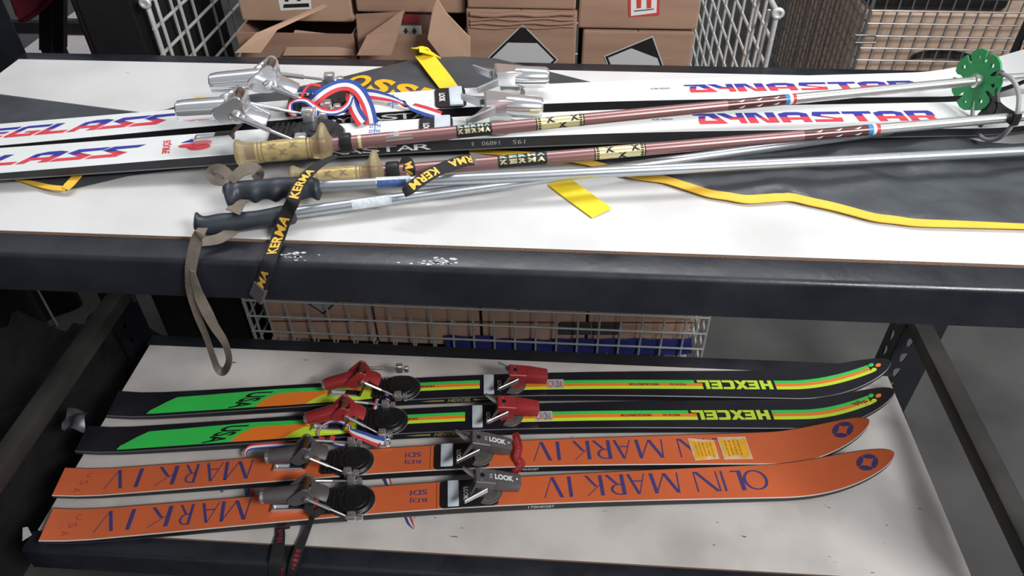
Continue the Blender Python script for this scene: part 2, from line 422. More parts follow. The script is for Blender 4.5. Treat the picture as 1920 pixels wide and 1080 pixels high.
# ------------------------------------------------------------------ skis
class Ski:
    def __init__(s, key, p, zd, label, group, mats, lines):
        s.x0, s.y0, s.th, s.L, s.wt, s.ww, s.ws, s.h, s.Lr, s.cb = p; s.zd = zd
        s.c, s.s = math.cos(s.th), math.sin(s.th)
        s.root = thing('alpine_ski', label, 'ski', (s.x0, s.y0, zd), s.th, group)
        s.mats = list(mats); s.mb = MB(); s.body(lines)
    def zt(s, u):
        t = u/s.L
        sn = max(0, math.sin(PI*min(1, max(0, t))))
        z = .010+.012*sn**.8+s.cb*sn*sn+.012*max(0, min(1, (.10-u)/.10))**2
        return z+s.h*max(0, min(1, (u-(s.L-s.Lr))/s.Lr))**2
    def th_(s, u): return .0075+.0115*max(0, math.sin(PI*min(1, max(0, u/s.L))))**.8
    def w(s, u):
        t = u/s.L; tw = .42
        w = s.ww+(s.wt-s.ww)*((tw-t)/tw)**1.6 if t < tw else s.ww+(s.ws-s.ww)*min(1, (t-tw)/(.90-tw))**1.6
        q = max(0, min(1, (u-(s.L-.16))/.16)); return w*math.sqrt(max(0, 1-q**2.2))
    def P(s, u, v, dz=0.): return V((u, v, s.zt(u)+dz))
    def world(s, p): return V((s.x0+p[0]*s.c-p[1]*s.s, s.y0+p[0]*s.s+p[1]*s.c, s.zd+p[2]))
    def local(s, q): d = V(q)-V((s.x0, s.y0, s.zd)); return V((d.x*s.c+d.y*s.s, -d.x*s.s+d.y*s.c, d.z))
    def uv(s, px, py, dz=0.):
        u = s.L/2
        for _ in range(8):
            q = s.local(atz(px, py, s.zd+s.zt(u)+dz)); u = q.x
        return q.x, q.y
    def pv(s, px, py, v=0.):
        """where a pixel's line of sight meets the upright plane v = const along the ski: (u, z)"""
        d = ray(px, py); n = V((-s.s, s.c, 0)); o = V((s.x0, s.y0, s.zd))+n*v
        q = s.local(CAM+d*((o-CAM).dot(n)/d.dot(n))); return q.x, q.z
    def body(s, lines):
        L = s.L; us = [0, .012]+[L*.5*i/18 for i in range(1, 19)]+[L*.5+i*.0095 for i in range(1, 110)]
        us = [u for u in us if u < L-.165]+[L-.16+.16*math.sin(PI/2*i/26) for i in range(27)]
        rows = []
        for u in us:
            h = max(s.w(u)/2, .0006); zt = s.zt(u); zb = zt-s.th_(u); e = min(.0022, h*.5)
            rows.append([V((u, y, z)) for y, z in ((h, zb), (h, zb+.002), (h, zt-.0008), (h-.0008, zt), (h-e, zt), (0, zt), (-h+e, zt), (-h+.0008, zt), (-h, zt-.0008), (-h, zb+.002), (-h, zb), (h, zb))])
        mi = [2, 1, 1, lines[0], 0, 0, lines[1], lines[1], 1, 2, 2]
        s.mb.grid(rows, lambda i, j: mi[j])
        for r in (rows[0], rows[-1]): s.mb.add(r[:-1], [list(range(11))], 1)
    def mi(s, k):
        if k not in s.mats: s.mats.append(k)
        return s.mats.index(k)
    def fn(s, u0, u1, v0, v1, dz=.0005): return lambda a, b: s.P(u0+(u1-u0)*a, v0+(v1-v0)*b, dz)
    def letters(s, shape, u0, u1, v0, v1, k, cuts=0, dz=.0005, split=None): put(s.mb, shape, s.fn(u0, u1, v0, v1, dz), s.mi(k) if isinstance(k, str) else 0, cuts, split)
    def poly(s, uvs, k, dz=.0004, seg=1):
        b = bmesh.new(); f = b.faces.new([b.verts.new((p[0], p[1], 0)) for p in uvs]); bmesh.ops.triangulate(b, faces=[f])
        u0 = min(p[0] for p in uvs); u1 = max(p[0] for p in uvs); n = max(1, int((u1-u0)/(.03 if u1 < s.L*.6 else .0095)))
        for i in range(1, n): bmesh.ops.bisect_plane(b, geom=list(b.verts)+list(b.edges)+list(b.faces), plane_co=(u0+(u1-u0)*i/n, 0, 0), plane_no=(1, 0, 0))
        b.verts.index_update()
        s.mb.add([s.P(v.co.x, v.co.y, dz) for v in b.verts], [[v.index for v in f.verts] for f in b.faces], s.mi(k)); b.free()
    def pxpoly(s, pts, k, dz=.0004): s.poly([s.uv(*p) for p in pts], k, dz)
    def side(s, shape, u0, u1, f0, f1, k, cuts=0):
        """print on the near sidewall; f is the height fraction of the wall"""
        def f(a, b):
            u = u0+(u1-u0)*a; t = s.th_(u); return V((u, -s.w(u)/2-.0004, s.zt(u)-t+t*(f0+(f1-f0)*b)))
        put(s.mb, shape, f, s.mi(k), cuts)
    def done(s): s.o = s.mb.build('ski_body', s.mats, s.root, smooth=30)

SK = {}
SK['O1'] = Ski('O1', (.0257, .0018, .1311, 1.7117, .0752, .0661, .086, .0818, .2281, .0177), ZL, 'orange ski with blue lettering nearest the front edge of the lower board', None, ['orange', 'sidewall', 'base', 'edgewhite', 'edgedark'], (4, 3))
SK['O2'] = Ski('O2', (-.0018, .1013, .1192, 1.7083, .0712, .0666, .0874, .0866, .1898, .0193), ZL, 'orange ski with two torn yellow price stickers and a red toe strap', None, ['orange', 'sidewall', 'base', 'edgewhite', 'edgedark'], (4, 3))
SK['H1'] = Ski('H1', (-.0106, .2129, .1051, 1.7995, .0715, .0712, .086, .077, .1863, .0221), ZL, 'black ski with neon green, orange and lime stripes, lying directly behind the orange skis', None, ['blackgloss', 'sidewall', 'base', 'edgegrey'], (0, 3))
SK['H2'] = Ski('H2', (.0121, .3156, .0975, 1.7944, .0761, .068, .0919, .0766, .218, .0227), ZL, 'black ski with neon stripes, rearmost ski on the lower board by the rear beam', None, ['blackgloss', 'sidewall', 'base', 'edgegrey'], (0, 3))
SK['D1'] = Ski('D1', (-.0092, .0986, .1422, 1.95, .0766, .0677, .0875, .0615, .2905, .0142), ZU+.01, 'white ski nearer the front on the upper board, with the word EQUIPE in red', None, ['whitetop', 'sidewall', 'base', 'whitetop'], (3, 3))
SK['D2'] = Ski('D2', (-.0783, .159, .1654, 1.9501, .0764, .0631, .0898, .0694, .2296, .0158), ZU+.01, 'white ski lying behind the other on the upper board, its tip by the green basket', None, ['whitetop', 'sidewall', 'base', 'whitetop'], (3, 3))

def spanpx(sk, xa, xb, yc): return sk.uv(xa, yc)[0], sk.uv(xb, yc)[0]
# ---- orange pair: thick-and-thin capitals, upside down for the viewer
th, tn = .155, .045
GL = {
 'M': strokes((.06, 0, .12, 1, tn), (.14, 1, .50, .02, th*.8), (.50, .02, .86, 1, tn), (.86, 1, .93, 0, th*.75)),
 'A': strokes((.05, 0, .48, 1, tn*1.2), (.50, 1, .90, 0, th), (.22, .36, .74, .36, .06)),
 'R': join(strokes((.13, 0, .13, 1, th*1.2), (.45, .46, .88, 0, th*1.1)), ring2d(.35, .73, .42, .27, .13, .06, -PI/2, PI/2), strokes((.13, .97, .38, .97, .06), (.13, .49, .38, .49, .06))),
 'K': strokes((.15, 0, .15, 1, th*1.2), (.24, .48, .92, 1, tn*1.3), (.42, .56, .88, 0, th)),
 'I': strokes((.5, 0, .5, 1, .60)),
 'V': strokes((.14, 1, .52, .0, th*1.1), (.54, 0, .95, 1, tn)),
 'N': strokes((.06, 0, .06, 1, tn*1.2), (.14, 1, .86, 0, th), (.93, 0, .93, 1, tn*1.2)),
 'L': join(strokes((.2, 0, .2, 1, .4)), strokes((.2, .035, 1, .035, .07))),
 'O': ring2d(.5, .5, .5, .5, .12, .07),
}
LAY_FRONT = [('O', 1442, 1396), ('L', 1396, 1376), ('I', 1362, 1355), ('N', 1351, 1303), ('M', 1278, 1221), ('A', 1214, 1178), ('R', 1174, 1136), ('K', 1134, 1097), ('I', 1075, 1064), ('V', 1058, 1018)]
LAY_REAR = [('M', 472, 415), ('A', 413, 378), ('R', 366, 337), ('K', 328, 284), ('I', 259, 246), ('V', 229, 190)]
A = SK['O1']
def ycen(x): return 960.5-(x-120)*.0505 if x < 700 else 926-(x-700)*.0275
lay_u = [(ch, A.uv(xa, ycen(xa))[0], A.uv(xb, ycen(xb))[0]) for ch, xa, xb in LAY_REAR+LAY_FRONT]
usm = [A.uv(158, 957)[0], A.uv(785, 930)[0]]
for key in ('O1', 'O2'):
    s = SK[key]
    for ch, ua, ub in lay_u:
        hw = .0245 if ua > .9 else .0235
        s.letters(GL[ch], ua, ub, .003+hw, .003-hw, 'navy')
    u = usm[0]
    for k, ch in enumerate('USA'):                 # small faded USA at the tail, reading towards the viewer
        vv = .022-.0185*k; put(s.mb, text2d(ch, -.01), lambda a, b: s.P(u-.010-.008*k+b*.016, vv-.011*a, .0005), s.mi('fadedink'))
    u = usm[1]
    for k, ch in enumerate(('SDI', 'RDJ')): s.letters(text2d(ch, .01), u+.017, u-.017, .0015-.017*k+.014, .0015-.017*k+.002, 'navy')
    uu = (u+.036); s.poly([(uu, -s.w(uu)/2+.003), (uu+.0008, -s.w(uu)/2+.003), (uu+.0008, s.w(uu)/2-.003), (uu, s.w(uu)/2-.003)], 'ink')
    # pinwheel emblem near the tip
    cu_, cv_ = s.uv(*((1626, 867) if key == 'O1' else (1580, 806))); R = .0185
    s.letters(disc2d(32), cu_+R, cu_-R, cv_+R, cv_-R, 'navy', 6, .0005)
    star = []
    for k in range(8):
        a = PI/4*k+.2; r = (R*.70 if k % 2 == 0 else R*.40); star.append((cu_+r*math.cos(a), cv_+r*math.sin(a)))
    for k in range(4):
        a = PI/2*k+.2; p = (cu_+R*.70*math.cos(a), cv_+R*.70*math.sin(a)); l = star[(2*k-1) % 8]; r_ = star[(2*k+1) % 8]
        s.poly([(cu_, cv_), l, p, r_], 'orange', .0009)
        q0 = (cu_+R*1.0*math.cos(a+.05), cv_+R*1.0*math.sin(a+.05)); q1 = (cu_+R*1.0*math.cos(a-.05), cv_+R*1.0*math.sin(a-.05)); s.poly([p, q1, q0], 'orange', .0009)
    ser = '170040287' if key == 'O1' else '0040287'
    ua = s.uv(990 if key == 'O1' else 985, 940)[0]; s.side(text2d(ser), ua, ua+(.052 if key == 'O1' else .034), .35, .75, 'whiteprint')
    s.done()
# torn price stickers on the second orange ski
s = SK['O2']
for k, (q, lb) in enumerate(((((1289, 822), (1338, 826), (1349, 861), (1303, 864)), 'torn yellow price sticker nearer the binding'), (((1344, 820), (1397, 819), (1412, 861), (1358, 862)), 'torn yellow price sticker nearer the tip'))):
    Q = [s.uv(*p) for p in q]; mb = MB()
    def bi(a, b, dz, Q=Q): return s.P((Q[0][0]*(1-a)+Q[1][0]*a)*(1-b)+(Q[3][0]*(1-a)+Q[2][0]*a)*b, (Q[0][1]*(1-a)+Q[1][1]*a)*(1-b)+(Q[3][1]*(1-a)+Q[2][1]*a)*b, dz)
    put(mb, RECT, lambda a, b: bi(a, b, .0009), 0, 4)
    rag = [(.03, .04)]+[(i/7, .06+.10*random.random()) for i in range(1, 7)]+[(.95, .05), (.97, .5), (.9, .93)]+[(1-i/7, .98-.16*random.random()) for i in range(1, 7)]+[(.05, .95), (.08, .5)]
    put(mb, (rag, [list(range(len(rag)))]), lambda a, b: bi(a, b, .0013), 1)
    for i in range(4 if k else 5):
        x = .2+.15*i; y = .16                           # illegible printed lines
        while y < .80:
            d = random.uniform(.02, .09); put(mb, RECT, lambda a, b, x=x, y=y, d=d: bi(x+.035*b, y+d*a, .0016), 2); y += d+random.uniform(.015, .05)
    mb.build('price_sticker', ['tornpaper', 'yellowpaper', 'brownink'], s.root, smooth=0)['label'] = lb

# ---- neon pair
def hexl():
    sh = []
    def blk(x0, x1, ps): sh.append(polys(*[[(x0+(x1-x0)*p[0], p[1]) for p in q] for q in ps]))
    E_ = [[(0, 0), (0, 1), (.34, 1), (.34, 0)], [(.3, .76), (.3, 1), (1, 1), (1, .76)], [(.3, .38), (.3, .62), (.9, .62), (.9, .38)], [(.3, 0), (.3, .24), (1, .24), (1, 0)]]
    blk(0, .159, [[(0, 0), (0, 1), (.34, 1), (.34, 0)], [(.66, 0), (.66, 1), (1, 1), (1, 0)], [(.3, .37), (.3, .63), (.7, .63), (.7, .37)]])
    blk(.187, .330, E_)
    blk(.325, .505, [[(0, 1), (.34, 1), (1, 0), (.66, 0)], [(0, 0), (.34, 0), (1, 1), (.66, 1)]])
    blk(.512, .668, [[(0, .2), (0, .8), (.05, .93), (.16, 1), (1, 1), (1, .76), (.40, .76), (.34, .70), (.34, .30), (.40, .24), (1, .24), (1, 0), (.16, 0), (.05, .07)]])
    blk(.682, .832, E_)
    blk(.846, 1.0, [[(0, 0), (0, 1), (.34, 1), (.34, 0)], [(.3, 0), (.3, .25), (1.0, .25), (1.04, 0)]])
    return join(*sh)
HEXL = hexl()
A = SK['H1']
g = lambda *pts: [A.uv(*p) for p in pts]
gp = g((208, 844), (232, 833), (258, 819), (280, 809), (340, 804), (473, 792), (560, 788), (640, 783.5), (700, 780), (725, 780), (725, 785), (640, 788.5), (560, 795.5), (500, 799), (478, 801), (460, 808), (445, 817), (430, 829), (373, 833), (300, 838))
op = g((430, 829), (445, 817), (460, 808), (478, 801), (500, 799), (560, 795.5), (640, 788.5), (725, 785), (725, 792), (650, 793), (600, 796), (570, 801), (552, 809), (530, 822), (480, 826))
lp = g((530, 822), (552, 809), (570, 801), (600, 796), (650, 793), (725, 792), (725, 798), (705, 801), (660, 811), (630, 815), (605, 817), (560, 820))
st = {}
for n, (y0a, y1a) in (('green', (0, 1/3)), ('hotorange', (1/3, 2/3)), ('lime', (2/3, 1))): st[n] = (y0a, y1a)
def stripe_band(s, ua, ub, va, vb, k, f0, f1): s.poly([(ua, va+(vb-va)*f0), (ub, va+(vb-va)*f0), (ub, va+(vb-va)*f1), (ua, va+(vb-va)*f1)], k)
uA0 = A.uv(722, 790)[0]; uA1 = A.uv(872, 783)[0]; uB0 = A.uv(955, 781)[0]; uB1 = A.uv(1292, 779)[0]; uL0 = A.uv(1443, 779)[0]; uL1 = A.uv(1298, 779)[0]; uC0 = A.uv(1449, 779)[0]
v_t = .5*(A.uv(1036, 771)[1]+A.uv(1443, 770)[1]); v_b = .5*(A.uv(1036, 789)[1]+A.uv(1443, 788)[1])
v_ta, v_ba = A.uv(800, 776)[1], A.uv(800, 793)[1]
tipq = [A.uv(*p) for p in ((1626, 742), (1634.5, 757.6))]
hexc = [A.uv(*p) for p in ((1633, 742), (1647, 742), (1638.5, 751.5))]
for key in ('H1', 'H2'):
    s = SK[key]
    s.poly(gp, 'green'); s.poly(op, 'hotorange'); s.poly(lp, 'lime')
    for n, (f0, f1) in st.items():
        stripe_band(s, uA0, uA1, v_ta, v_ba, n, f0, f1)
        stripe_band(s, uB0, uB1+(0 if n == 'green' else .018), v_t, v_b, n, f0, f1)
        # forward band bends with the tip
        N_ = 14; up = []; lo = []
        for i in range(N_+1):
            t = i/N_; u = uC0+(tipq[0][0]-uC0)*t; e = t*t
            lift = (tipq[0][1]-v_t)*e; h = (v_b-v_t)*(1-e)+(tipq[1][1]-tipq[0][1])*e
            up.append((u, v_t+lift+h*f0)); lo.append((u+(.004 if n == 'lime' else 0)*t, v_t+lift+h*f1))
        s.poly(up+lo[::-1], n)
    s.letters(HEXL, uL0, uL1, v_t, v_b, 'lime')
    for (u, v), k in zip(hexc, ('green', 'hotorange', 'lime')): s.poly([(u+.0056*math.cos(PI/3*i+PI/6), v+.0056*math.sin(PI/3*i+PI/6)) for i in range(6)], k)
    uh = A.uv(1222, 780)[0]; ul = A.uv(1163, 780)[0]; vm = v_t+(v_b-v_t)*.38; vn = v_t+(v_b-v_t)*.62
    s.letters(text2d('HEXCELERATOR', .02), uh, ul, vm, vn, 'ink', 0, .0009)
    s.letters(text2d('MADE IN USA'), A.uv(1275, 780)[0], A.uv(1243, 780)[0], vm, vn, 'ink', 0, .0009)
    s.letters(text2d('HONEYCOMB', .02), A.uv(783, 785)[0], A.uv(722, 789)[0], v_ta+(v_ba-v_ta)*.38, v_ta+(v_ba-v_ta)*.64, 'ink', 0, .0009)
    # slanted USA on the green panel
    q = [A.uv(*p) for p in ((424, 799), (376, 832), (412, 830), (470, 797))]
    put(s.mb, text2d('USA', .03), lambda a, b: s.P((q[0][0]*(1-a)+q[1][0]*a)*(1-b)+(q[3][0]*(1-a)+q[2][0]*a)*b+0*b, (q[0][1]*(1-a)+q[1][1]*a)*(1-b)+(q[3][1]*(1-a)+q[2][1]*a)*b, .0008), s.mi('ink'))
    us0 = s.uv(787, 752)[0] if key == 'H2' else s.uv(759, 818)[0]
    s.side(polys([(0, .5), (.5, .15), (1, .15), (1, .85), (.5, .85)]), us0, us0+.055, .38, .78, 'gold')
    s.side(text2d('HEXCEL', .03, .4), us0+.062, us0+.116, .28, .88, 'gold')
    s.side(polys([(0, .15), (.5, .15), (1, .5), (.5, .85), (0, .85)]), us0+.122, us0+.165, .38, .78, 'gold')
    if key == 'H1':
        u, v = tipq[0][0]-.02, (v_t+v_b)/2-.001
        for _ in range(16):
            x, y = u+random.gauss(0, .009), tipq[0][1]+(v_b-v_t)*.5+random.gauss(0, .004); r = random.uniform(.0008, .002)
            s.poly([(x-r*2, y-r), (x+r, y-r*.6), (x+r*2, y+r), (x-r, y+r*.7)], 'rust', .0009)
    s.done()
    q = [s.uv(*p) for p in (((1026, 712), (1056, 712), (1056, 729), (1026, 729)) if key == 'H2' else ((1003, 772), (1035, 772), (1035, 790), (1003, 790)))]
    mb = MB(); ua, ub, va, vb = q[0][0], q[1][0], q[3][1], q[0][1]
    put(mb, RECT, lambda a, b: s.P(ua+(ub-ua)*a, va+(vb-va)*b, .0010), 0, 2)
    put(mb, text2d('CR', .0), lambda a, b: s.P(ua+(ub-ua)*(.05+.40*a), va+(vb-va)*(.15+.7*b), .0014), 1)
    put(mb, text2d('OB', .0), lambda a, b: s.P(ua+(ub-ua)*(.48+.24*a), va+(vb-va)*(.12+.75*b), .0014), 2)
    put(mb, text2d('&L', .0), lambda a, b: s.P(ua+(ub-ua)*(.76+.2*a), va+(vb-va)*(.15+.7*b), .0014), 1)
    mb.build('rental_sticker', ['labelgrey', 'labelred', 'navy'], s.root, smooth=0)

# ---- white pair
DY = join(polys([(0, 1), (.62, 1), (.88, .12), (.94, 0), (.10, 0), (.16, .5), (.12, .82), (0, .9)],))
def dynastar():
    """wide two-tone block capitals"""
    sh = []
    def blk(x0, x1, ps):
        sh.append(polys(*[[(x0+(x1-x0)*p[0], p[1]) for p in q] for q in ps]))
    blk(0, .125, [[(0, 1), (.72, 1), (.72, .75), (0, .85)], [(.1, .3), (.18, .75), (.40, .75), (.32, .3)], [(.10, 0), (.10, .3), (.78, .3), (1, 0)], [(.50, .75), (.72, 1), (1, 0), (.78, .3), (.62, .45)]])
    blk(.10, .205, [[(.0, 1), (.32, 1), (.58, .62), (.58, .36), (.42, .36)], [(.58, .36), (.58, .62), (.76, .62), (.76, .36)], [(.74, 0), (.74, 1), (1.0, 1), (1.0, 0)]])
    blk(.215, .335, [[(0, 0), (0, 1), (.3, 1), (.3, 0)], [(.7, 0), (.7, 1), (1, 1), (1, 0)], [(.25, 1), (.42, 1), (.75, 0), (.58, 0)]])
    Aq = [[(0, 0), (0, .85), (.28, 1), (.28, 0)], [(.28, .7), (.28, 1), (.72, 1), (.72, .7)], [(.72, 0), (.72, 1), (1, .85), (1, 0)], [(.28, .25), (.28, .48), (.72, .48), (.72, .25)]]
    blk(.350, .470, Aq)
    blk(.485, .610, [[(0, .6), (.1, 1), (1, 1), (1, .75), (.35, .75), (.28, .6)], [(0, .62), (.3, .62), (.95, .30), (.66, .30)], [(0, 0), (0, .25), (.66, .25), (.6, .4), (.95, .4), (.9, 0)]])
    blk(.620, .740, [[(0, .75), (0, 1), (1, 1), (1, .75)], [(.36, 0), (.36, .76), (.66, .76), (.66, 0)]])
    blk(.750, .870, Aq)
    blk(.885, 1.0, [[(0, 0), (0, 1), (.28, 1), (.28, 0)], [(.28, .75), (.28, 1), (.9, 1), (1, .85), (.72, .75)], [(.72, .45), (.72, .8), (1, .85), (1, .45)], [(.28, .3), (.28, .5), (1, .5), (.9, .3)], [(.6, .32), (.9, .32), (1, 0), (.7, 0)]])
    return join(*sh)
DYN = dynastar()
def glass():
    sh = []
    def blk(i, ps):
        x0 = i/6+.004; x1 = x0+.150; sh.append(polys(*[[(x0+(x1-x0)*p[0], p[1]) for p in q] for q in ps]))
    S_ = [[(0, .66), (.12, 1), (1.14, 1), (1.06, .76), (.44, .72), (.36, .60)], [(0, .70), (.36, .68), (1.0, .36), (.60, .30)], [(-.08, 0), (-.02, .26), (.60, .28), (.66, .42), (1.0, .38), (.90, 0)]]
    A_ = [[(0, 0), (0, .85), (.28, 1), (.28, 0)], [(.28, .70), (.28, 1), (.72, 1), (.72, .70)], [(.68, 0), (.68, 1), (1, .88), (1, 0)], [(.28, .26), (.28, .48), (.72, .48), (.72, .26)]]
    blk(0, [[(0, 0), (0, 1), (.26, 1), (.26, 0)], [(.2, .78), (.2, 1), (1, 1), (1, .78)], [(.2, .40), (.2, .6), (.9, .6), (.9, .40)], [(.2, 0), (.2, .22), (1, .22), (1, 0)]])
    blk(1, [[(0, .1), (0, .9), (.26, .95), (.26, .05)], [(0, .9), (.14, 1), (1, 1), (1, .78), (.2, .78)], [(0, .1), (.2, .24), (1, .24), (1, 0), (.1, 0)], [(.74, .1), (.74, .46), (1, .46), (1, .1)], [(.5, .34), (.5, .46), (.8, .46), (.8, .34)]])
    blk(2, [[(0, 0), (0, 1), (.3, 1), (.3, 0)], [(.2, 0), (.2, .25), (1, .25), (1, 0)]])
    blk(3, A_); blk(4, S_); blk(5, S_)
    return join(*sh)
GLASS = glass()
for key in ('D1', 'D2'):
    s = SK[key]; bl, rd = s.mi('logoblue'), s.mi('logored')
    if key == 'D2':
        q = s.uv(1289, 172), s.uv(1727, 167), s.uv(1289, 157), s.uv(1727, 153.5)
        r = s.uv(-60, 264), s.uv(302, 233), s.uv(-38, 245), s.uv(320, 213)
    else:
        q = s.uv(1306, 231), s.uv(1765, 228), s.uv(1306, 212), s.uv(1765, 209)
        r = s.uv(-179, 325), s.uv(229, 292), s.uv(-155, 305), s.uv(249, 271)
    put(s.mb, DYN, lambda a, b: s.P(q[0][0]+(q[1][0]-q[0][0])*a, (q[0][1]+q[1][1])/2+((q[2][1]+q[3][1])/2-(q[0][1]+q[1][1])/2)*b, .0005), 0, 0, (.52, rd, bl))
    u0, u1 = r[0][0], r[1][0]; v0 = (r[0][1]+r[1][1])/2; v1 = (r[2][1]+r[3][1])/2
    put(s.mb, GLASS, lambda a, b: s.P(u0+(u1-u0)*a+.024*b, v0+(v1-v0)*b, .0005), 0, 0, (.5, rd, bl))
    # tiny print, mounting mark
    p = s.uv(1220, 168) if key == 'D2' else s.uv(1222, 226)
    s.letters(text2d('ACIER MEDIUM'), p[0], p[0]+.032, p[1], p[1]+.0045, 'ink')
    p = s.uv(737, 190) if key == 'D2' else s.uv(703, 241)
    s.poly([(p[0]-.0007, p[1]-.024), (p[0]+.0007, p[1]-.024), (p[0]+.0007, p[1]+.024), (p[0]-.0007, p[1]+.024)], 'markblue')
    for k in (-1, 1): s.letters(text2d('DYN', .02), p[0]-.008, p[0]+.008, p[1]+k*.008-.005, p[1]+k*.008+.004, 'markblue')
    # wide-spaced name on the sidewall
    ua = [(795, 283), (757, 284), (724, 285), (690, 287)] if key == 'D1' else [(822, 209), (786, 212), (757, 214), (726, 216)]
    base = s.uv(*ua[2])[0]; step = abs(s.uv(*ua[1])[0]-s.uv(*ua[2])[0])
    for k, ch in enumerate('DYNASTAR'): s.side(text2d(ch, .01), base+(k-5)*step-.012, base+(k-5)*step+.013, .26, .76, 'whiteprint')
    if key == 'D1':
        for tx, xa, xb in (('195', 985, 962), ('14890', 937, 903), ('8', 888, 884)):
            s.side(text2d(tx), s.uv(xa, 258)[0], s.uv(xb, 260)[0], .72, .36, 'greyprint')
        e = [s.uv(*p) for p in ((316, 286), (327, 263), (299, 263))]
        put(s.mb, text2d('EQUIPE', .03), lambda a, b: s.P(s.uv(322, 275)[0]-.013*b+.008*a-.004, .019-.038*a, .0005), s.mi('logored'))
        p = s.uv(368, 273); s.letters(disc2d(), p[0]-.012, p[0]+.022, p[1]-.014, p[1]+.004, 'logored'); s.letters(disc2d(), p[0]-.026, p[0]+.006, p[1]-.005, p[1]+.007, 'logored', 0, .0007)
        p = s.uv(352, 268); s.poly([(p[0]-.01, p[1]), (p[0]+.012, p[1]+.001), (p[0]+.004, p[1]+.010)], 'logoblue', .0009)
    s.done()
# ------------------------------------------------------------------ bindings
def axis_matrix(a, b):
    """local x along a->b, local y kept level"""
    x = (b-a).normalized(); y = V((0, 1, 0)); y = (y-x*y.dot(x)).normalized(); z = x.cross(y)
    m = Matrix((x, y, z)).transposed().to_4x4(); m.translation = a; return m

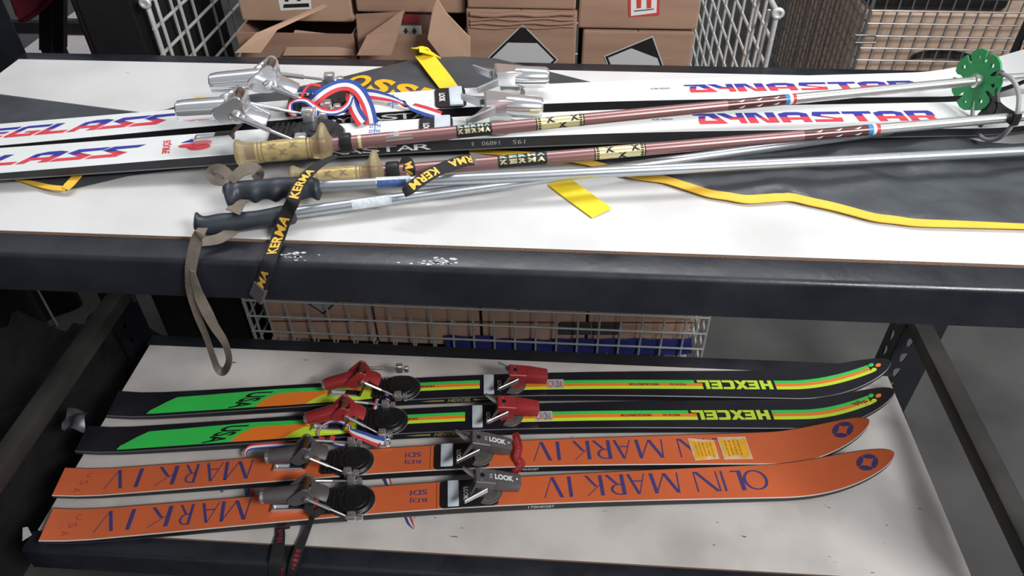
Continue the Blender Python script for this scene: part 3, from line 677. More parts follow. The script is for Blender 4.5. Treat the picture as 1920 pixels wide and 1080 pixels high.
def heel(s, px, body, pinm, r0, r1, cup=.034, lever_black=True):
    u0, v0 = s.uv(*px['disc'], .012); v0 = 0; z0 = s.zt(u0)
    E_ = s.pv(*px['E']); Mf = s.pv(*px['M']); Pn = s.pv(*px['pin']); Hg = s.pv(*px['hinge'], -.021)
    E_ = V((E_[0], 0, E_[1])); Mf = V((Mf[0], 0, Mf[1]))
    hu, hz = Hg; pu, pz = Pn
    mb = MB(); L = (Mf-E_).length; X = axis_matrix(E_, Mf)
    mb.lathe([(.0025, r0*.80), (.004, r0*.97), (.010, r0), (L*.55, (r0+r1)/2), (L, r1), (L+.006, r1*.96), (L+.012, r1*.6)], 0, 28, X)
    # saddle and cheeks
    def egg(cs, n=14):
        """outline round several circles (u, z, r): convex hull"""
        P = sorted({(round(cx+r*math.cos(2*PI*q/n), 6), round(cz+r*math.sin(2*PI*q/n), 6)) for cx, cz, r in cs for q in range(n)})
        def half(Q):
            h = []
            for p in Q:
                while len(h) > 1 and (h[-1][0]-h[-2][0])*(p[1]-h[-2][1])-(h[-1][1]-h[-2][1])*(p[0]-h[-2][0]) <= 0: h.pop()
                h.append(p)
            return h[:-1]
        return half(P)+half(P[::-1])
    out = egg([(hu, hz, .0128), (pu, pz, .0088), (Mf.x+.002, Mf.z, r1*.80)])
    for sg in (-1, 1):
        XZ = Matrix(((1, 0, 0, 0), (0, 0, 1, sg*.0175-.0022), (0, 1, 0, 0), (0, 0, 0, 1)))
        mb.prism(out, .0044, 0, XZ, bev=.0012)
    mb.hull8([(Mf.x-.010, -.012, Mf.z-r1*.7), (Mf.x-.010, .012, Mf.z-r1*.7), (Mf.x-.010, .012, Mf.z+r1*.7), (Mf.x-.010, -.012, Mf.z+r1*.7)],
             [(hu-.012, -.0165, hz-.010), (hu-.012, .0165, hz-.010), (hu-.012, .0165, hz+.004), (hu-.012, -.0165, hz+.004)], 0, .002)
    # heel cup
    n = 9; rows = []
    for i, (du, wv, zz, th) in enumerate(((0, .0150, .002, .006), (.4, .0165, .000, .004), (.75, .0185, -.006, .003), (1, .0180, -.011, .0024))):
        top = []; bot = []
        for j in range(n):
            t = -1+2*j/(n-1); uu = hu+.004+du*cup*(1-.16*t*t); top.append(V((uu, t*wv, hz+zz-.006*t*t*du))); bot.append(V((uu, t*wv, hz+zz-th-.006*t*t*du)))
        rows.append(top+bot[::-1]+top[:1])
    mb.grid(rows); mb.add(rows[-1][:-1], [list(range(2*n))])
    # turned hinge bosses
    for sg in (-1, 1):
        mb.lathe([(0, .0088), (.004, .0088), (.0055, .007)], 0, 14, Matrix.Translation((hu, sg*.0185, hz)) @ Matrix.Rotation(sg*PI/2, 4, 'Z'))
    h = mb.build('heel_binding', body, s.root, smooth=32)
    mb = MB(); mb.lathe([(-.0045, r0*.5), (-.004, r0*.80), (-.002, r0*.92), (.0045, r0*.97)], 0, 24, X); mb.build('end_cap', 'chrome', h)
    mb = MB(); mb.lathe([(-.0155, .0058), (-.006, .0058), (-.0055, .0048), (.0055, .0048), (.006, .0058), (.0155, .0058)], 0, 14, Matrix.Translation((pu, 0, pz)) @ Matrix.Rotation(PI/2, 4, 'Z')); mb.build('cocking_pin', pinm, h)
    # turntable with raised rings
    mb = MB(); Z = Matrix.Translation((u0, 0, z0)) @ Matrix.Rotation(-PI/2, 4, 'Y')
    def ell(rx, ry, za, zb, cx=0., n=36, bev=.0015):
        ps = [(u0+cx+rx*math.cos(2*PI*i/n), ry*math.sin(2*PI*i/n)) for i in range(n)]
        X2 = Matrix.Translation((0, 0, z0)); b = [(p[0], p[1], za) for p in ps]; t0 = [(p[0], p[1], zb-bev) for p in ps]
        t1 = [(u0+cx+(p[0]-u0-cx)*.95, p[1]*.95, zb) for p in ps]
        mb.add(b+t0+t1, [list(range(2*n, 3*n))]+[[i, (i+1) % n, n+(i+1) % n, n+i] for i in range(n)]+[[n+i, n+(i+1) % n, 2*n+(i+1) % n, 2*n+i] for i in range(n)], 0, X2)
    ell(.046, .037, -.004, .008); ell(.035, .033, .006, .0115, .008); ell(.024, .0235, .010, .0135, .010); ell(.012, .012, .012, .0145, .010)
    mb.box(u0-.062, u0-.03, -.026, .026, z0-.003, z0+.007, bev=.003)
    for k in range(5): mb.box(u0-.054+.008*k, u0-.050+.008*k, -.030, .030, z0+.006, z0+.0095, bev=.001)
    mb.build('turntable', 'blackplastic', h)
    mb = MB(); mb.tube([(u0+.048*math.cos(a), .040*math.sin(a), z0+.003) for a in [-1.3+2.6*i/18 for i in range(19)]], .0012, n=6); mb.build('plate_rim', 'steel', h)
    for sg, kk in ((-1, 'clipN'), (1, 'clipF')):
        q = s.uv(*px[kk], .014); cu_ = q[0]; cv_ = q[1]; cz = s.zt(u0)+.012
        mb = MB(); mb.box(cu_-.0085, cu_+.0085, cv_-.0075, cv_+.0075, cz-.010, cz+.012, bev=.003, seg=2); mb.box(cu_+.010, cu_+.022, cv_-.006, cv_+.006, cz-.010, cz+.005, bev=.003, seg=2)
        mb.tube([(cu_-.012, cv_, cz), (cu_+.022, cv_, cz-.004)], .003, n=8); mb.build('pivot_clip', 'chrome', h)
        a = V((hu, sg*.0215, hz)); b = V((cu_-.006, cv_, cz+.001)); m_ = a.lerp(b, .56)
        mb = MB(); mb.tube([a, m_], .0036, n=10); mb.tube([m_, b.lerp(a, .12), b, b+V((.010, 0, -.002))], .0022, n=8)
        mb.lathe([(0, .0062), (.003, .0062), (.0045, .0045)], 0, 12, Matrix.Translation((hu, sg*.0215, hz)) @ Matrix.Rotation(sg*PI/2, 4, 'Z')); mb.build('pivot_arm', 'steel', h)
    if 'lever' in px:
        a = s.uv(*px['lever'][0], .005); b = s.uv(*px['lever'][1], .005); d = math.atan2(b[1]-a[1], b[0]-a[0]); ln = math.hypot(b[0]-a[0], b[1]-a[1]); zz = s.zt(a[0])
        X = Matrix.Translation((a[0], a[1], zz+.004)) @ Matrix.Rotation(d, 4, 'Z')
        mb = MB(); mb.box(0, ln*.95, -.0085, -.0045, -.003, .007, 0, .001, X); mb.box(0, ln*.5, .003, .0075, -.003, .006, 0, .001, X); mb.box(0, ln*.5, -.0045, .003, -.003, .001, 0, 0, X)
        mb.lathe([(-.008, .004), (.008, .004)], 0, 12, X @ Matrix.Translation((.0, 0, .001)) @ Matrix.Rotation(PI/2, 4, 'Z'))
        mb.box(ln*.48, ln*.98, -.0045, .009, -.003, .008, 1, .002, X)
        mb.tube([X @ V((ln*.9, -.004, .002)), X @ V((ln*1.02, -.010, .014)), V((hu+.004, -.016, hz-.012))], .0028, 2, 8)
        mb.build('release_lever', ['chrome', 'blackplastic', 'rust'], h)
    return h

HP = {
 'H2': dict(E=(610, 721), M=(660, 709), pin=(677, 692), hinge=(680, 716), clipN=(746, 742), clipF=(749, 690), disc=(749, 723), lever=((621, 737), (677, 739))),
 'H1': dict(E=(577, 785), M=(633, 770), pin=(644, 757), hinge=(650, 781), clipN=(717, 813), clipF=(723, 758.5), disc=(723, 788), lever=((588, 801), (645, 802))),
 'O2': dict(E=(503, 857), M=(559, 851), pin=(573, 832), hinge=(576, 857), clipN=(652, 885.5), clipF=(659, 828.5), disc=(657, 862), lever=((516, 876.5), (574, 874))),
 'O1': dict(E=(493, 931), M=(552, 926), pin=(574, 908), hinge=(576, 936), clipN=(659, 968.5), clipF=(659, 901), disc=(657, 939), lever=((512, 953), (574, 950))),
 'D2': dict(E=(401, 156), M=(482, 149), pin=(507, 124), hinge=(504, 161), clipN=(612, 200), clipF=(618, 148), disc=(614, 178)),
 'D1': dict(E=(339, 208), M=(418, 203), pin=(447, 181), hinge=(443, 219), clipN=(565, 264), clipF=(585, 214), disc=(583, 240), lever=((369, 262), (440, 254))),
}
HM = {'H': ('redpaint', 'rust', .0150, .0170), 'O': ('gunmetal', 'bronze', .0150, .0176), 'D': ('chrome', 'rust', .0156, .0162)}
for k, p in HP.items(): heel(SK[k], p, *HM[k[0]], cup=.036 if k[0] == 'D' else .034)

def toe(s, px, body, r, look=False, dark='gunmetal'):
    ut, vt = s.uv(*px['arc'], .004); z0 = s.zt(ut)
    a = s.pv(*px['B0']); b = s.pv(*px['B1']); A_ = V((a[0], 0, a[1])); B_ = V((b[0], 0, b[1]))
    L = (B_-A_).length; X = axis_matrix(A_, B_); mb = MB()
    if body == 'chrome':
        mb.lathe([(L*.30, r*.55), (L*.34, r*.95), (L*.5, r*1.0), (L*.94, r*.98), (L, r*.86)], 0, 30, X)
        mb.hull8([(-.004, -.019, -.009), (-.004, .019, -.009), (-.004, .019, .014), (-.004, -.019, .014)], [(L*.5, -r*.78, -r*.75), (L*.5, r*.78, -r*.75), (L*.5, r*.72, r*.86), (L*.5, -r*.72, r*.86)], 0, .0025, X)
    else:
        mb.hull8([(-.002, -.0175, -.009), (-.002, .0175, -.009), (-.002, .0175, .0115), (-.002, -.0175, .0115)], [(L*.45, -.0168, -.012), (L*.45, .0168, -.012), (L*.45, .0168, .0125), (L*.45, -.0168, .0125)], 0, .0018, X)
        mb.hull8([(L*.44, -.0166, -.013), (L*.44, .0166, -.013), (L*.44, .0166, .0125), (L*.44, -.0166, .0125)], [(L, -.0138, -.0145), (L, .0138, -.0145), (L, .0138, .0098), (L, -.0138, .0098)], 0, .0022, X, 2)
    mb.hull8([(A_.x+.004, -.012, z0), (A_.x+.034, -.012, z0), (A_.x+.034, .012, z0), (A_.x+.004, .012, z0)], [(A_.x+.002, -.014, A_.z-.006), (A_.x+.036, -.012, A_.z-.008), (A_.x+.036, .012, A_.z-.008), (A_.x+.002, .014, A_.z-.006)], 0, .001)
    mats = [body, 'steel', 'whiteprint', 'blackplastic']
    for y in (-.011, .011): mb.lathe([(0, .0026), (.0012, .0022)], 1, 10, X @ Matrix.Translation((.010, y, .0115)) @ Matrix.Rotation(-PI/2, 4, 'Y'))
    mb.lathe([(0, .0048), (.0008, .0048)], 3, 14, X @ Matrix.Translation((.012, 0, .0115)) @ Matrix.Rotation(-PI/2, 4, 'Y'))
    if look:
        put(mb, text2d('LOOK', .05, 0, 1.0), lambda p, q: X @ V((L*(.40+.42*p), -.007+.0125*q, .0131-.0022*max(0, p-.1))), 2)
        put(mb, text2d('77', .01), lambda p, q: X @ V((L*.28+.005*q, -.006+.011*p, .0130)), 2)
        mb.lathe([(0, .0022), (.0006, .0022)], 2, 10, X @ Matrix.Translation((L*.90, 0, .0104)) @ Matrix.Rotation(-PI/2, 4, 'Y'))
    t = mb.build('toe_binding', mats, s.root, smooth=35)
    # release scale: quarter disc with tick marks
    mb = MB(); arc = [(ut+.001, 0)]+[(ut+.030*math.cos(q), .030*math.sin(q)) for q in [-2.1+2.7*i/16 for i in range(17)]]
    mb.prism(arc, .0045, 0, Matrix.Translation((0, 0, z0+.0005)))
    for i in range(12):
        q = -1.9+2.2*i/11; mb.add([(ut+rr*math.cos(q+dq), rr*math.sin(q+dq), z0+.0054) for rr, dq in ((.021, -.02), (.027, -.02), (.027, .02), (.021, .02))], [[0, 1, 2, 3]], 1)
    mb.tube([(ut+.0300*math.cos(q), .0300*math.sin(q), z0+.004) for q in [-2.1+2.7*i/20 for i in range(21)]], .0008, 2, 6)
    mb.build('release_scale', [dark, 'gold', 'steel'], t)
    for sg, tip, base in ((1, 'tipF', 'baseF'), (-1, 'tipN', 'baseN')):
        zt_ = A_.z-.002
        q = s.local(atz(*px[tip], s.zd+zt_)); w = s.local(atz(*px[base], s.zd+zt_))
        mb = MB(); d = (w-q); ln = d.length; an = math.atan2(d.y, d.x); X = Matrix.Translation((q.x, q.y, zt_)) @ Matrix.Rotation(an, 4, 'Z')
        mb.hull8([(0, -.0016, -.0055), (0, .0016, -.0055), (0, .0016, .0048), (0, -.0016, .0048)], [(ln, -.0022, -.0068), (ln, .0022, -.0068), (ln, .0022, .0062), (ln, -.0022, .0062)], 0, .0008, X)
        mb.hull8([(q.x+.006, q.y-sg*.002, zt_-.004), (q.x+.008, q.y-sg*.004, zt_-.004), (q.x+.008, q.y-sg*.004, zt_+.002), (q.x+.006, q.y-sg*.002, zt_+.002)],
                 [(A_.x+.002, sg*.016, zt_-.006), (A_.x+.002, sg*.004, zt_-.006), (A_.x+.002, sg*.004, zt_+.007), (A_.x+.002, sg*.016, zt_+.007)], 1, .0006)
        wg = mb.build('toe_wing', ['steel', dark], t, smooth=25)
    return t
TP = {
 'H2': dict(arc=(962, 722), B0=(955, 699), B1=(1026, 704.5), tipF=(934, 681), baseF=(954, 691), tipN=(935, 730), baseN=(972, 713)),
 'H1': dict(arc=(956, 786), B0=(933, 758), B1=(1010, 765), tipF=(911, 739.5), baseF=(932, 754), tipN=(913, 792), baseN=(953, 774)),
 'O2': dict(arc=(899, 855), B0=(884, 824), B1=(958, 837), tipF=(854.5, 807.5), baseF=(875, 823), tipN=(856, 866), baseN=(899, 845)),
 'O1': dict(arc=(915, 926), B0=(891, 896), B1=(975, 905), tipF=(868, 877), baseF=(891, 894), tipN=(871, 941), baseN=(914, 918)),
 'D2': dict(arc=(948, 173), B0=(932, 143), B1=(1027, 145), tipF=(887, 126), baseF=(920, 139), tipN=(896, 169), baseN=(946, 149)),
 'D1': dict(arc=(930, 234), B0=(912, 195), B1=(1016, 202), tipF=(865, 180), baseF=(902, 193), tipN=(875, 228), baseN=(928, 207)),
}
for k, p in TP.items():
    toe(SK[k], p, {'H': 'redpaint', 'O': 'gunmetal', 'D': 'chrome'}[k[0]], .0165, k[0] == 'O', 'steel' if k[0] == 'D' else 'gunmetal')

PADS = {'H2': ((906.5, 702.5), (926.5, 737), 936, None), 'H1': ((885, 760), (905, 799.5), 915, None), 'O2': ((826.5, 832), (849, 873), 860, (814, 917)), 'O1': ((839, 901), (860.5, 948), 873, (825, 934)), 'D2': ((841, 166), (869, 192), 828, (815, 873)), 'D1': ((814, 219), (845, 242), 799, (786, 849))}
for k, (a, b, lx, pl) in PADS.items():
    s = SK[k]; u0, v1 = s.uv(*a, .004); u1, v0 = s.uv(*b, .004)
    cx = (a[1]+b[1])/2
    if pl:
        p0, p1 = s.uv(pl[0], cx)[0], s.uv(pl[1], cx)[0]; hw = s.w(u0)/2*(.96 if k[0] == 'O' else 1.0)
        mb = MB(); r = .009; poly = []
        for (xx, yy, a0) in ((p1-r, hw-r, 0), (p0+r, hw-r, PI/2), (p0+r, -hw+r, PI), (p1-r, -hw+r, 1.5*PI)):
            poly += [(xx+r*math.cos(a0+PI/2*i/5), yy+r*math.sin(a0+PI/2*i/5)) for i in range(6)]
        mb.prism(poly, .0035, 0, Matrix.Translation((0, 0, s.zt((p0+p1)/2)-.0012)), bev=.0008)
        mb.build('binding_plate', 'blackplastic', s.root)
    else: p0 = u0-.02
    mb = MB(); vv = min(abs(v0), abs(v1)) if k[0] != 'D' else s.w(u0)/2*.98; vc = (v0+v1)/2 if k[0] != 'D' else 0
    hv = abs(v1-v0)/2 if k[0] != 'D' else vv
    mb.box(u0, u1, vc-hv, vc+hv, s.zt(u0)-.001, s.zt(u0)+.0052, 0, .002, seg=2); mb.build('boot_pad', 'padwhite', s.root)
    lu = s.uv(lx, cx)[0]; zz = s.zt(lu)+.0029 if pl else s.zt(lu)+.0006
    mb = MB(); hh = .017 if k[0] != 'D' else .016
    put(mb, text2d('LOOK', .03), lambda p, q: V((lu-.0042+.0095*q, hh*(.8-1.75*p), zz))); mb.build('maker_lettering', 'whiteprint', s.root, smooth=0)

# ------------------------------------------------------------------ retention straps
TRI = ['ribblue', 'ribwhite', 'ribred', 'chrome']
def strap(s, name, paths, mats=TRI, extra=None, label=None, apart=False):
    if apart:
        for p in paths: strap(s, name, [p], mats, None, label)
        return
    """webbing given by picture points and heights above the ski's shelf board, stored in ski space"""
    mb = MB(); base = ZU if s.zd > .5 else ZL
    for pts, w, stripes, kw in paths:
        P = [s.local(atz(x, y, base+z)) for x, y, z in pts]
        R = Matrix.Rotation(-s.th, 3, 'Z'); N = (R @ VIEW)
        rb = Ribbon(P, w, 10+8*len(pts), N, kw.get('twist')); rb.sheet(mb, stripes)
        if 'text' in kw:
            for tx, a0, a1, mi in kw['text']: put(mb, text2d(tx, .02), lambda a, b: rb.at(a0+(a1-a0)*a, .22+.56*b, .0012), mi, 6)
    if extra: extra(s, mb)
    o = mb.build(name, mats, s.root, smooth=60)
    if label: o['label'] = label
    return o
RWB = (2, 1, 0); BWR = (0, 1, 2)
strap(SK['D2'], 'safety_strap', [
  ([(545, 175, .050), (591, 178, .052), (644, 176, .050), (688, 176, .058), (715, 180, .058), (741, 187, .058), (764, 197, .056), (794, 207, .054), (826, 217, .050)], [.015, .016, .017, .017, .016, .012, .006, .013, .016, .014], RWB, dict(twist=lambda t: 0 if t < .70 else min(1, (t-.70)/.1)*PI)),
  ([(580, 196, .062), (594, 184, .074), (611, 171, .080), (633, 161, .084), (655, 160, .084), (673, 171, .078), (687, 194, .066), (694, 216, .056), (697, 232, .046)], .0185, RWB, {}),
  ([(564, 186, .060), (571, 170, .066), (582, 159, .064), (601, 161, .058)], .004, (2,), {}),
], label='blue, white and red webbing strap in loose loops')
strap(SK['D1'], 'safety_strap', [
  ([(556, 217, .056), (545, 210, .060), (545, 196, .066), (556, 189, .072), (573, 189, .072), (587, 198, .066), (603, 208, .060), (623, 211, .058), (640, 207, .060), (653, 196, .066), (659, 182, .072)], [.008, .008, .008, .007, .008, .009, .010, .010, .010, .008, .007], BWR, {}),
  ([(660, 166, .076), (660, 186, .068), (665, 205, .058), (674, 221, .056), (681, 230, .050)], .0180, RWB, {}),
], label='blue, white and red webbing strap with a chrome slide', extra=lambda s, mb: mb.box(*[c for p in [s.local(atz(579, 219, ZU+.060))] for c in (p.x-.009, p.x+.009, p.y-.006, p.y+.006, p.z-.018, p.z+.014)], 3, .002))
strap(SK['H2'], 'safety_strap', [([(724, 734, .055), (726, 742, .048), (728, 752, .040)], .0100, BWR, {}), ([(704, 768, .040), (706, 758, .046), (709, 748, .044)], .012, RWB[::-1], {})], apart=True)
def buckle(s, mb):
    p = s.local(atz(722, 831, ZL+.045)); X = Matrix.Translation(p) @ Matrix.Rotation(.1, 4, 'Z')
    for y in (-.009, .009): mb.box(-.010, .010, y-.002, y+.002, -.003, .003, 3, .001, X)
    for x in (-.010, 0, .010): mb.box(x-.002, x+.002, -.010, .010, -.003, .003, 3, .001, X)
strap(SK['H1'], 'safety_strap', [
  ([(597, 818, .040), (599, 806, .048), (610, 795, .056), (628, 789, .062), (645, 793, .064), (655, 799, .062)], [.004, .004, .005, .008, .010, .006], RWB[::-1], {}),
  ([(656, 797, .062), (656, 806, .062), (665, 812, .060), (684, 819, .056), (702, 826, .050), (720, 831, .045)], [.005, .009, .017, .020, .021, .022], RWB, {}),
], extra=buckle)
strap(SK['O2'], 'safety_strap', [
  ([(460, 856, .020), (461, 846, .026), (470, 839, .028), (495, 836, .026), (530, 834, .024), (560, 832, .022)], [.004, .007, .011, .012, .011, .010], (0, 1, 2), {}),
  ([(602, 827, .068), (604, 819, .072)], .012, (2,), {}), ([(622, 825, .064), (625, 817, .068)], .010, (2,), {}),
  ([(625, 830, .040), (640, 834, .038), (655, 831, .036)], .008, (0, 1, 2), {}),
], apart=True)
strap(SK['O1'], 'safety_strap', [
  ([(463, 911, .010), (463, 930, .004)], .006, (0,), {}), ([(472, 911, .010), (473, 930, .004)], .007, (2,), {}),
  ([(726, 897, .010), (730, 909, .004)], .012, (0, 1, 2), {}), ([(762, 962, .004), (769, 979, .004), (776, 991, .002)], [.012, .012, .003], (0, 1, 2), {})],
  label='blue, white and red strap end under the ski', apart=True)
# black strap with dark red lettering, looped over the lower front beam
s = SK['O1']; mb = MB()
def lowpt(x, y, h=.004):
    p = atz(x, y, ZL+h)
    return p if p.y > BE-.004 else aty(x, y, BE-.006)
for pts, w, tx in (([(583, 938, .064), (579, 952, .062), (586, 966, .050), (584, 975, .034), (574, 997, .010), (561, 1028, .008), (553, 1052, .006), (546, 1075, 0), (540, 1100, 0)], [.017, .017, .009, .010, .015, .019, .019, .017, .017], ((.52, .70), (.80, .99))),
                   ([(590, 962, .050), (600, 955, .050), (612, 948, .046), (600, 962, .046), (586, 970, .046)], .008, ()),
                   ([(544, 986, .004), (527, 988, .006), (525, 1005, .008), (521, 1030, .010), (517, 1056, .006), (514, 1078, 0), (511, 1100, 0)], [.010, .018, .021, .026, .026, .024, .022], ((.14, .28), (.82, .99))),
                   ([(524, 1012, .004), (526, 1035, .004), (528, 1060, .002), (528, 1082, 0), (528, 1100, 0)], .017, ((.45, .9),))):
    P = [s.local(lowpt(*p)) for p in pts]; rb = Ribbon(P, w, 60, Matrix.Rotation(-s.th, 3, 'Z') @ VIEW); rb.sheet(mb)
    for a0, a1 in tx:                                     # woven red marks, worn past reading
        q = a0
        while q < a1:
            d = random.uniform(.012, .03); k0 = random.uniform(.22, .4)
            put(mb, RECT, lambda a, b: rb.at(q+d*a, k0+(.78-k0)*b*random.choice((1, 1)), .0014), 1, 2); q += d+.014
mb.build('runaway_strap', ['ribdark', 'redthread'], s.root, smooth=60)['label'] = 'black webbing strap with dark red lettering, hanging over the beam'
# red strap round the toe of the second orange ski
s = SK['O2']; mb = MB()
rb = Ribbon([s.local(atz(x, y, ZL+z)) for x, y, z in ((966, 812, .050), (969, 824, .054), (973, 840, .054), (970, 858, .052), (977, 870, .048), (966, 884, .030), (962, 893, .012))], [.014, .018, .015, .015, .018, .015, .010], 50, Matrix.Rotation(-s.th, 3, 'Z') @ VIEW)
rb.sheet(mb)
for a0, a1 in ((.12, .34), (.38, .62), (.68, .9)): put(mb, text2d('SKI', .0), lambda a, b: rb.at(a0+(a1-a0)*a, .38+.22*b, .0012), 1, 3)
mb.build('tie_strap', ['redstrap', 'scuffpink'], s.root, smooth=60)['label'] = 'dark red webbing tie round the toe binding'
# ------------------------------------------------------------------ ski poles
def px_of(p):
    d = V(p)-CAM; z = d.dot(FWD); return V((960+FPX*d.dot(RGT)/z, 540-FPX*d.dot(UPV)/z))
class Pole:
    def __init__(s, a, b, label, group=None):
        s.A = atz(a[0], a[1], ZU+a[2]); s.B = atz(b[0], b[1], ZU+b[2]); s.M = axis_matrix(s.A, s.B); s.I = s.M.inverted()
        s.root = bpy.data.objects.new('ski_pole', None); C.objects.link(s.root); s.root.matrix_world = s.M; s.root.empty_display_size = .05
        tag(s.root, label, 'ski pole', group); s.t = (s.B-s.A).normalized()
    def x(s, px):
        """distance along the shaft whose picture column is px"""
        lo, hi = -.1, 1.6
        for _ in range(40):
            m_ = (lo+hi)/2
            if px_of(s.A+s.t*m_).x < px: lo = m_
            else: hi = m_
        return lo
    def cyl(s, r, x0, x1, f0, f1): return lambda a, b: V((x0+(x1-x0)*a, -r*math.sin(f0+(f1-f0)*b), r*math.cos(f0+(f1-f0)*b)))
    def world(s, mb): mb.v = [s.I @ v for v in mb.v]; return mb
SD = V((0, .78, .62)); NV = V((0, -.62, .78))
def traced_grip(s, rows, k_, maxd):
    """grip lofted through traced stations: (picture column, extent above the shaft, extent below)"""
    sd = SD-s.t*SD.dot(s.t); sd.normalize(); nv = s.t.cross(sd); mb = MB(); R = []
    for px, tp, bt in rows:
        c = s.A+s.t*s.x(px); k = FPX/((c-CAM).dot(FWD)); h = (tp+bt)/2/k; of = (tp-bt)/2/k; hn = min(h*.95, maxd)
        R.append([c+sd*(of+h*math.cos(2*PI*j/28))+nv*hn*math.sin(2*PI*j/28) for j in range(29)])
    F = [catmull([r[j] for r in R], len(R)*4) for j in range(29)]
    rows2 = [[F[j][i] for j in range(29)] for i in range(len(R)*4)]
    mb.grid(rows2); mb.add(rows2[0][:-1], [list(range(28))]); mb.add(rows2[-1][:-1], [list(range(28))])
    return s.world(mb).build('pole_grip', k_, s.root, smooth=60)
rad = math.radians
def kerma(s, g0, g1, pr, collar, bands, rsh, tipx):
    x = s.x
    # grip of clear amber plastic round a printed foil core
    c0, c1 = x(g0+40), x(g1-42)
    mb = MB(); mb.lathe([(c0, .0125), (c1, .0125)], 0, 24); mb.lathe([(x(g0+20), .0085), (x(g1+30), .0092)], 3, 16)
    for xx in (c0+.003, c0+.008, c1-.008, c1-.003): mb.lathe([(xx, .0127), (xx+.0022, .0127)], 1, 24)
    for xa, f0 in ((c0+.018, 20), (c1-.030, 20), ((c0+c1)/2-.006, 62), (c0+.018, 105), (c1-.030, 105)): put(mb, text2d('K', .05), s.cyl(.0129, xa, xa+.013, rad(f0+38), rad(f0)), 2, 2)
    core = mb
    grip = traced_grip(s, pr, 'amber', .024)
    core.build('foil_core', ['goldfoil', 'rust', 'ink', 'darkbrown'], grip)
    mb = MB(); mb.lathe([(x(collar[0]), .0125), (x(collar[0])+.002, .0138), (x(collar[1])-.002, .0138), (x(collar[1]), .0120)], 0, 24); mb.build('strap_collar', 'blackplastic', s.root)
    # shaft: one tube with coloured zones
    mats = ['rosebrown', 'ink', 'goldfoil', 'darkbrown', 'flagblue', 'whiteprint', 'flagred', 'silver', 'palegreen']
    k0, k1, l0, l1, d0, f0, f1, f2, f3 = [x(v) for v in bands]
    st = [(x(g1)-.004, 0), (k0, 1), (k1, 0), (l0, 1), (l0+.002, 2), (l1-.002, 1), (l1, 0), (d0, 3), (f0, 4), (f1, 5), (f2, 6), (f3, 7), (x(tipx)+.02, 7)]
    rr = lambda q: rsh*(1-.30*max(0, min(1, (q-.25)/.95)))
    prof = []; ms = []
    for i in range(len(st)-1):
        n = 4
        for j in range(n): q = st[i][0]+(st[i+1][0]-st[i][0])*j/n; prof.append((q, rr(q))); ms.append(st[i][1])
    prof.append((st[-1][0], rr(st[-1][0])*.95)); prof += [(st[-1][0]+.055, .0045), (st[-1][0]+.075, .0030), (st[-1][0]+.08, .0012)]; ms += [7, 7, 7]
    mb = MB(); mb.lathe(prof, ms, 24)
    for fa, fb, mi, bg in ((rad(82), rad(42), 2, None), (rad(30), rad(-4), 8, None)):
        for i, ch in enumerate('KERMA'):
            w_ = (k1-k0-.004)/5; put(mb, text2d(ch, .06), s.cyl(rr(k0)+.0003, k0+.002+w_*(i+.08), k0+.002+w_*(i+.92), fa, fb), mi, 2)
    for xx in (k0+.0005, k1-.0012): put(mb, RECT, s.cyl(rr(k0)+.0003, xx, xx+.0007, rad(110), rad(-20)), 2, 1)
    for e0, e1 in ((l0+.003, l0+.007), (l1-.007, l1-.003)):
        for i in range(8): put(mb, RECT, s.cyl(rr(l0)+.0003, e0, e1, rad(-35+22*i), rad(-35+22*i+14)), 1, 1)
        for xx in (e0-.001, e1+.001): put(mb, RECT, s.cyl(rr(l0)+.0004, xx-.0005, xx+.0005, rad(-40), rad(140)), 1)
    for q, fa in ((.22, 30), (.72, 30), (.47, 95)): put(mb, text2d('K', .05), s.cyl(rr(l0)+.0004, l0+(l1-l0)*q, l0+(l1-l0)*q+.013, rad(fa+30), rad(fa-28)), 1, 2)
    for i in range(3):
        for fa in (22, 88):
            q = d0+(f0-d0)*(.16+.3*i); put(mb, polys([(0, .2), (.5, .5), (1, .9), (.8, .3), (.5, 0), (.3, .25)]), s.cyl(rr(q)+.0003, q, q+.012, rad(fa+20), rad(fa-12)), 5, 1)
    xf = x(collar[1])+.006
    mb.lathe([(xf+.003, rr(0)+.0002), (xf+.0075, rr(0)+.0002)], 2, 24)
    if g0 < 500:
        xg = x(728); put(mb, RECT, s.cyl(rr(0)+.0003, xg+.003, xg+.009, rad(40), rad(-5)), 4, 1); put(mb, RECT, s.cyl(rr(0)+.0003, xg+.009, xg+.016, rad(40), rad(-5)), 5, 1); put(mb, RECT, s.cyl(rr(0)+.0003, xg+.016, xg+.023, rad(40), rad(-5)), 6, 1)
        put(mb, RECT, s.cyl(rr(0)+.0003, xg-.003, xg+.034, rad(80), rad(42)), 8, 1)
    mb.build('pole_shaft', mats, s.root, smooth=40)

GR = [(0, 10, 10), (3, 24, 21), (9, 26, 25), (17, 22, 24), (29, 19, 22), (44, 17.5, 22), (59, 17.5, 21), (89, 18.5, 22), (104, 17.6, 20.5), (119, 17.5, 22), (134, 16.8, 21), (145, 17.5, 23), (155, 25, 25), (162, 38, 28), (167, 43, 29), (173, 37, 27), (178, 22, 20), (184, 12, 12)]
K1 = Pole((445, 288, .060), (1828, 152, .085), 'rosy brown pole with clear amber grip and green snowflake basket')
kerma(K1, 441, 629, [(441+a, b, c) for a, b, c in GR], (638, 660), (855, 922, 1004, 1094, 1362, 1470, 1478, 1484, 1490), .0092, 1850)
K2 = Pole((545, 338, .032), (1910, 219, .066), 'rosy brown pole with amber grip and round black-spoked ring basket')
kerma(K2, 545, 722, [(545+a*.955, b*1.04, c) for a, b, c in GR], (725, 750), (933, 1025, 1113, 1209, 1505, 1625, 1634, 1640, 1647), .0092, 1985)

